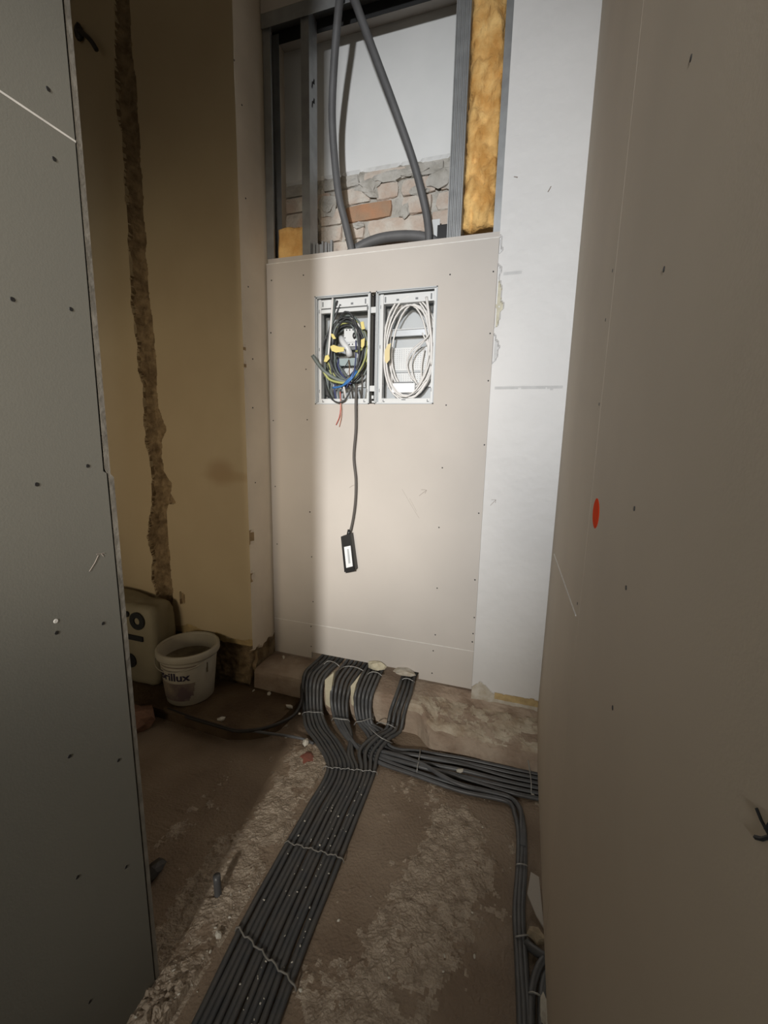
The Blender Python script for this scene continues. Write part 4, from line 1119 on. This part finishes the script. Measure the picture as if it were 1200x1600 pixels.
# big plastic sack beside the wall
def sack():
    s = thing('plastic_sack', 'dull plastic sack with black printed rings leaning in the left corner', 'sack', (-1.80, 1.52, 0.046))
    bm = bmesh.new()
    bmesh.ops.create_cube(bm, size=2.0)
    bmesh.ops.subdivide_edges(bm, edges=list(bm.edges), cuts=9, use_grid_fill=True)
    for v in bm.verts:
        p = v.co.copy()
        l4 = (abs(p.x) ** 9 + abs(p.y) ** 9 + abs(p.z) ** 9) ** (1 / 9)
        q = p / l4
        n = noise.noise(q * 1.6 + Vector((4, 1, 2)))
        n2 = noise.noise(q * 4.0)
        sag = 1 + 0.10 * (0.3 - q.z) * 0.5
        slump = -0.020 * max(0, q.z) * (0.5 + 0.5 * math.sin(q.x * 3))
        v.co = Vector((-1.80 + q.x * 0.215 * sag + 0.010 * n, 1.522 + q.y * 0.078 + (0.008 * n2 if q.y > -0.9 else 0.003 * n2), max(0.048, 0.258 + q.z * 0.210 + slump + 0.010 * n2 * max(0, q.z))))
    me = bpy.data.meshes.new('body')
    bm.to_mesh(me)
    bm.free()
    link('body', me, 'sack_plastic', s, smooth=True)
    def ring(c, r0, r1, name):
        vs, fs = [], []
        for k in range(28):
            w = 2 * math.pi * k / 28
            for r in (r0, r1):
                vs.append((c[0] + r * math.cos(w), c[1], c[2] + r * math.sin(w)))
        for k in range(28):
            k2 = (k + 1) % 28
            fs.append((k * 2, k * 2 + 1, k2 * 2 + 1, k2 * 2))
        for v in list(vs):
            vs.append((v[0], v[1] + 0.004, v[2]))
        for k in range(28):
            k2 = (k + 1) % 28
            fs.append((k * 2 + 1, 56 + k * 2 + 1, 56 + k2 * 2 + 1, k2 * 2 + 1))
        raw(name, vs, fs, 'pen_black', s)
    a = (-1.667,1.438,0.382)
    b = (-1.727,1.438,0.408)
    c = (-1.727,1.438,0.173)
    ring(a, 0.017, 0.043, 'printed_ring')
    ring(b, 0.0, 0.014, 'printed_dot')
    ring(c, 0.0, 0.035, 'printed_dot')
    d0, d1 = (-1.742,1.438,0.296), (-1.638,1.438,0.326)
    boxes('printed_bar', [((d0[0], 1.436, d0[2] - 0.012), (d1[0], 1.442, d0[2] + 0.012))], 'pen_black', s)
sack()
tag(lump('brick_piece', (-1.50, 1.255, 0.045), (0.085, 0.06, 0.06), 'brick_lump', None, 5, 0.45), 'reddish broken brick piece on the floor below the sack', 'brick')
tag(boxes('wood_offcut', [((-1.43, 1.322, 0.046), (-1.10, 1.345, 0.058))], 'slab_dark', bevel=0.002), 'dark flat wood strip along the slab edge below the bucket', 'wood strip')

# short pipe stub in the floor left of the bundle, dark box by the partition
tag(tube('pipe_stub', [(-0.712, 0.800, -0.01), (-0.714, 0.802, 0.03), (-0.716, 0.803, 0.060)], 0.010, 'conduit_light', seg=12), 'short grey pipe stub rising from the floor left of the bundle', 'pipe')
tag(lump('cable_end', (-0.925,0.782,0.015), (0.025, 0.04, 0.016), 'cable_black', None, 8, 0.3), 'dark cable lump on the floor behind the partition edge', 'cable')

# ================================================================== LOWER RIGHT BITS
tag(prism('plastic_sheet', [(0.107,1.122),(0.129,1.114),(0.137,0.981),(0.119,1.006),(0.097,1.056)], 'z', 0.030, 0.034, 'plastic_sheet'), 'grey-white plastic sheet wedged under the right wall', 'plastic sheet')
tag(lump('plaster_lump', (0.12,0.971,0.016), (0.022, 0.016, 0.018), 'tan_lump', None, 3, 0.5), 'tan plaster lump beside the conduits by the right wall', 'plaster lump')
tag(lump('plaster_lump', (0.132,0.822,0.016), (0.010, 0.030, 0.018), 'plaster_chip', None, 9, 0.5), 'pale plaster lump at the lower right under the wall', 'plaster lump')

# ================================================================== CHIPS AND CRUMBS
chip_me = []
for k in range(4):
    bm = bmesh.new()
    bmesh.ops.create_icosphere(bm, subdivisions=1, radius=1.0)
    for v in bm.verts:
        v.co *= 1 + 0.5 * noise.noise(v.co * 1.3 + Vector((k * 7.0, 0, 0)))
        v.co.z *= 0.55
    me = bpy.data.meshes.new('plaster_chip')
    bm.to_mesh(me)
    bm.free()
    me.materials.append(MATS['plaster_chip'])
    chip_me.append(me)
def chip(p, s, label, group=None, k=None):
    o = bpy.data.objects.new('plaster_chip', chip_me[rw.randrange(4) if k is None else k])
    col.objects.link(o)
    o.location = p
    s *= 0.85
    o.scale = (s, s * rw.uniform(0.5, 0.9), s)
    o.rotation_euler = (rw.uniform(-0.3, 0.3), rw.uniform(-0.3, 0.3), rw.uniform(0, 6.28))
    return tag(o, label, 'plaster chip', group)
chip((-0.764,1.401,0.014), 0.022, 'pale yellowish plaster chip beside the leftmost strand foot', k=1)
chip((-0.143,1.448,0.024), 0.017, 'pale plaster chip lying on the right-hand conduit branch', k=0)
chip((-0.187,1.401,0.01), 0.014, 'pale plaster chip on the floor in front of the right-hand branch', k=2)
chip((-1.082,1.76,0.148), 0.015, 'white chip on the ledge near the left end of the board', k=3)
chip((-1.147,1.359,0.054), 0.026, 'yellowish flake on the dark slab in front of the bucket', k=2)
chip((-1.066,1.598,0.05), 0.014, 'slim white chip on the dark slab below the ledge', k=1)
chip((-1.146,1.591,0.05), 0.010, 'small white chip on the slab right of the bucket', k=0)
chip((-0.918,1.533,0.056), 0.020, 'tan round pebble on the slab beside the leftmost strand', k=3)
chip((-0.852,1.507,0.054), 0.010, 'pinkish chip where the black cable meets the strand', k=2)
chip((0.121,1.439,0.01), 0.008, 'small pale crumb at the foot of the right wall', k=1)
chip((-0.642,0.717,0.01), 0.012, 'pale stone chip left of the bundle near the pipe stub', k=1)
chip((-0.86,1.402,0.012), 0.008, 'small pale crumb left of the strand meeting point', k=1)
tag(lump('plaster_rubble', (-0.596,1.79,0.182), (0.045, 0.02, 0.022), 'foam_pale', None, 4, 0.6), 'crumbling pale plaster lump at the board slot above the third strand', 'rubble')
tag(lump('plaster_rubble', (-0.452,1.785,0.18), (0.055, 0.03, 0.014), 'chipped_plaster', None, 6, 0.5), 'flat pale rubble at the board slot by the rightmost strand', 'rubble')
tag(lump('red_clod', (-0.722,1.338,0.004), (0.030, 0.028, 0.010), 'red_stain', None, 3, 0.4), 'dark red clod on the floor left of the bundle head', 'clod')
for k in range(95):
    y = rw.uniform(0.50, 1.28)
    i = rw.choice((1, 4, 5, 6, 6, 7, 7, 8, 8, 9, 10))
    t = (1.3 - y) / 0.75
    x = SLOT[i] + 0.0078 + 0.030 * t + rw.uniform(-0.003, 0.003)
    chip((x, y, 0.0150), rw.uniform(0.0018, 0.0042), 'tiny white crumb lying in a groove of the floor bundle', 'white crumbs on the bundle')
for k in range(46):
    if k < 26:
        a = rw.uniform(0.45, 0.9)
        p = (-0.665 + rw.uniform(-0.05, 0.05), a)
    else:
        p = (rw.uniform(-0.40, -0.02), rw.uniform(0.5, 1.4))
    chip((p[0], p[1], floor_z(*p) + 0.002), rw.uniform(0.002, 0.006), 'small plaster crumb scattered on the rough floor', 'crumbs on the rough floor')
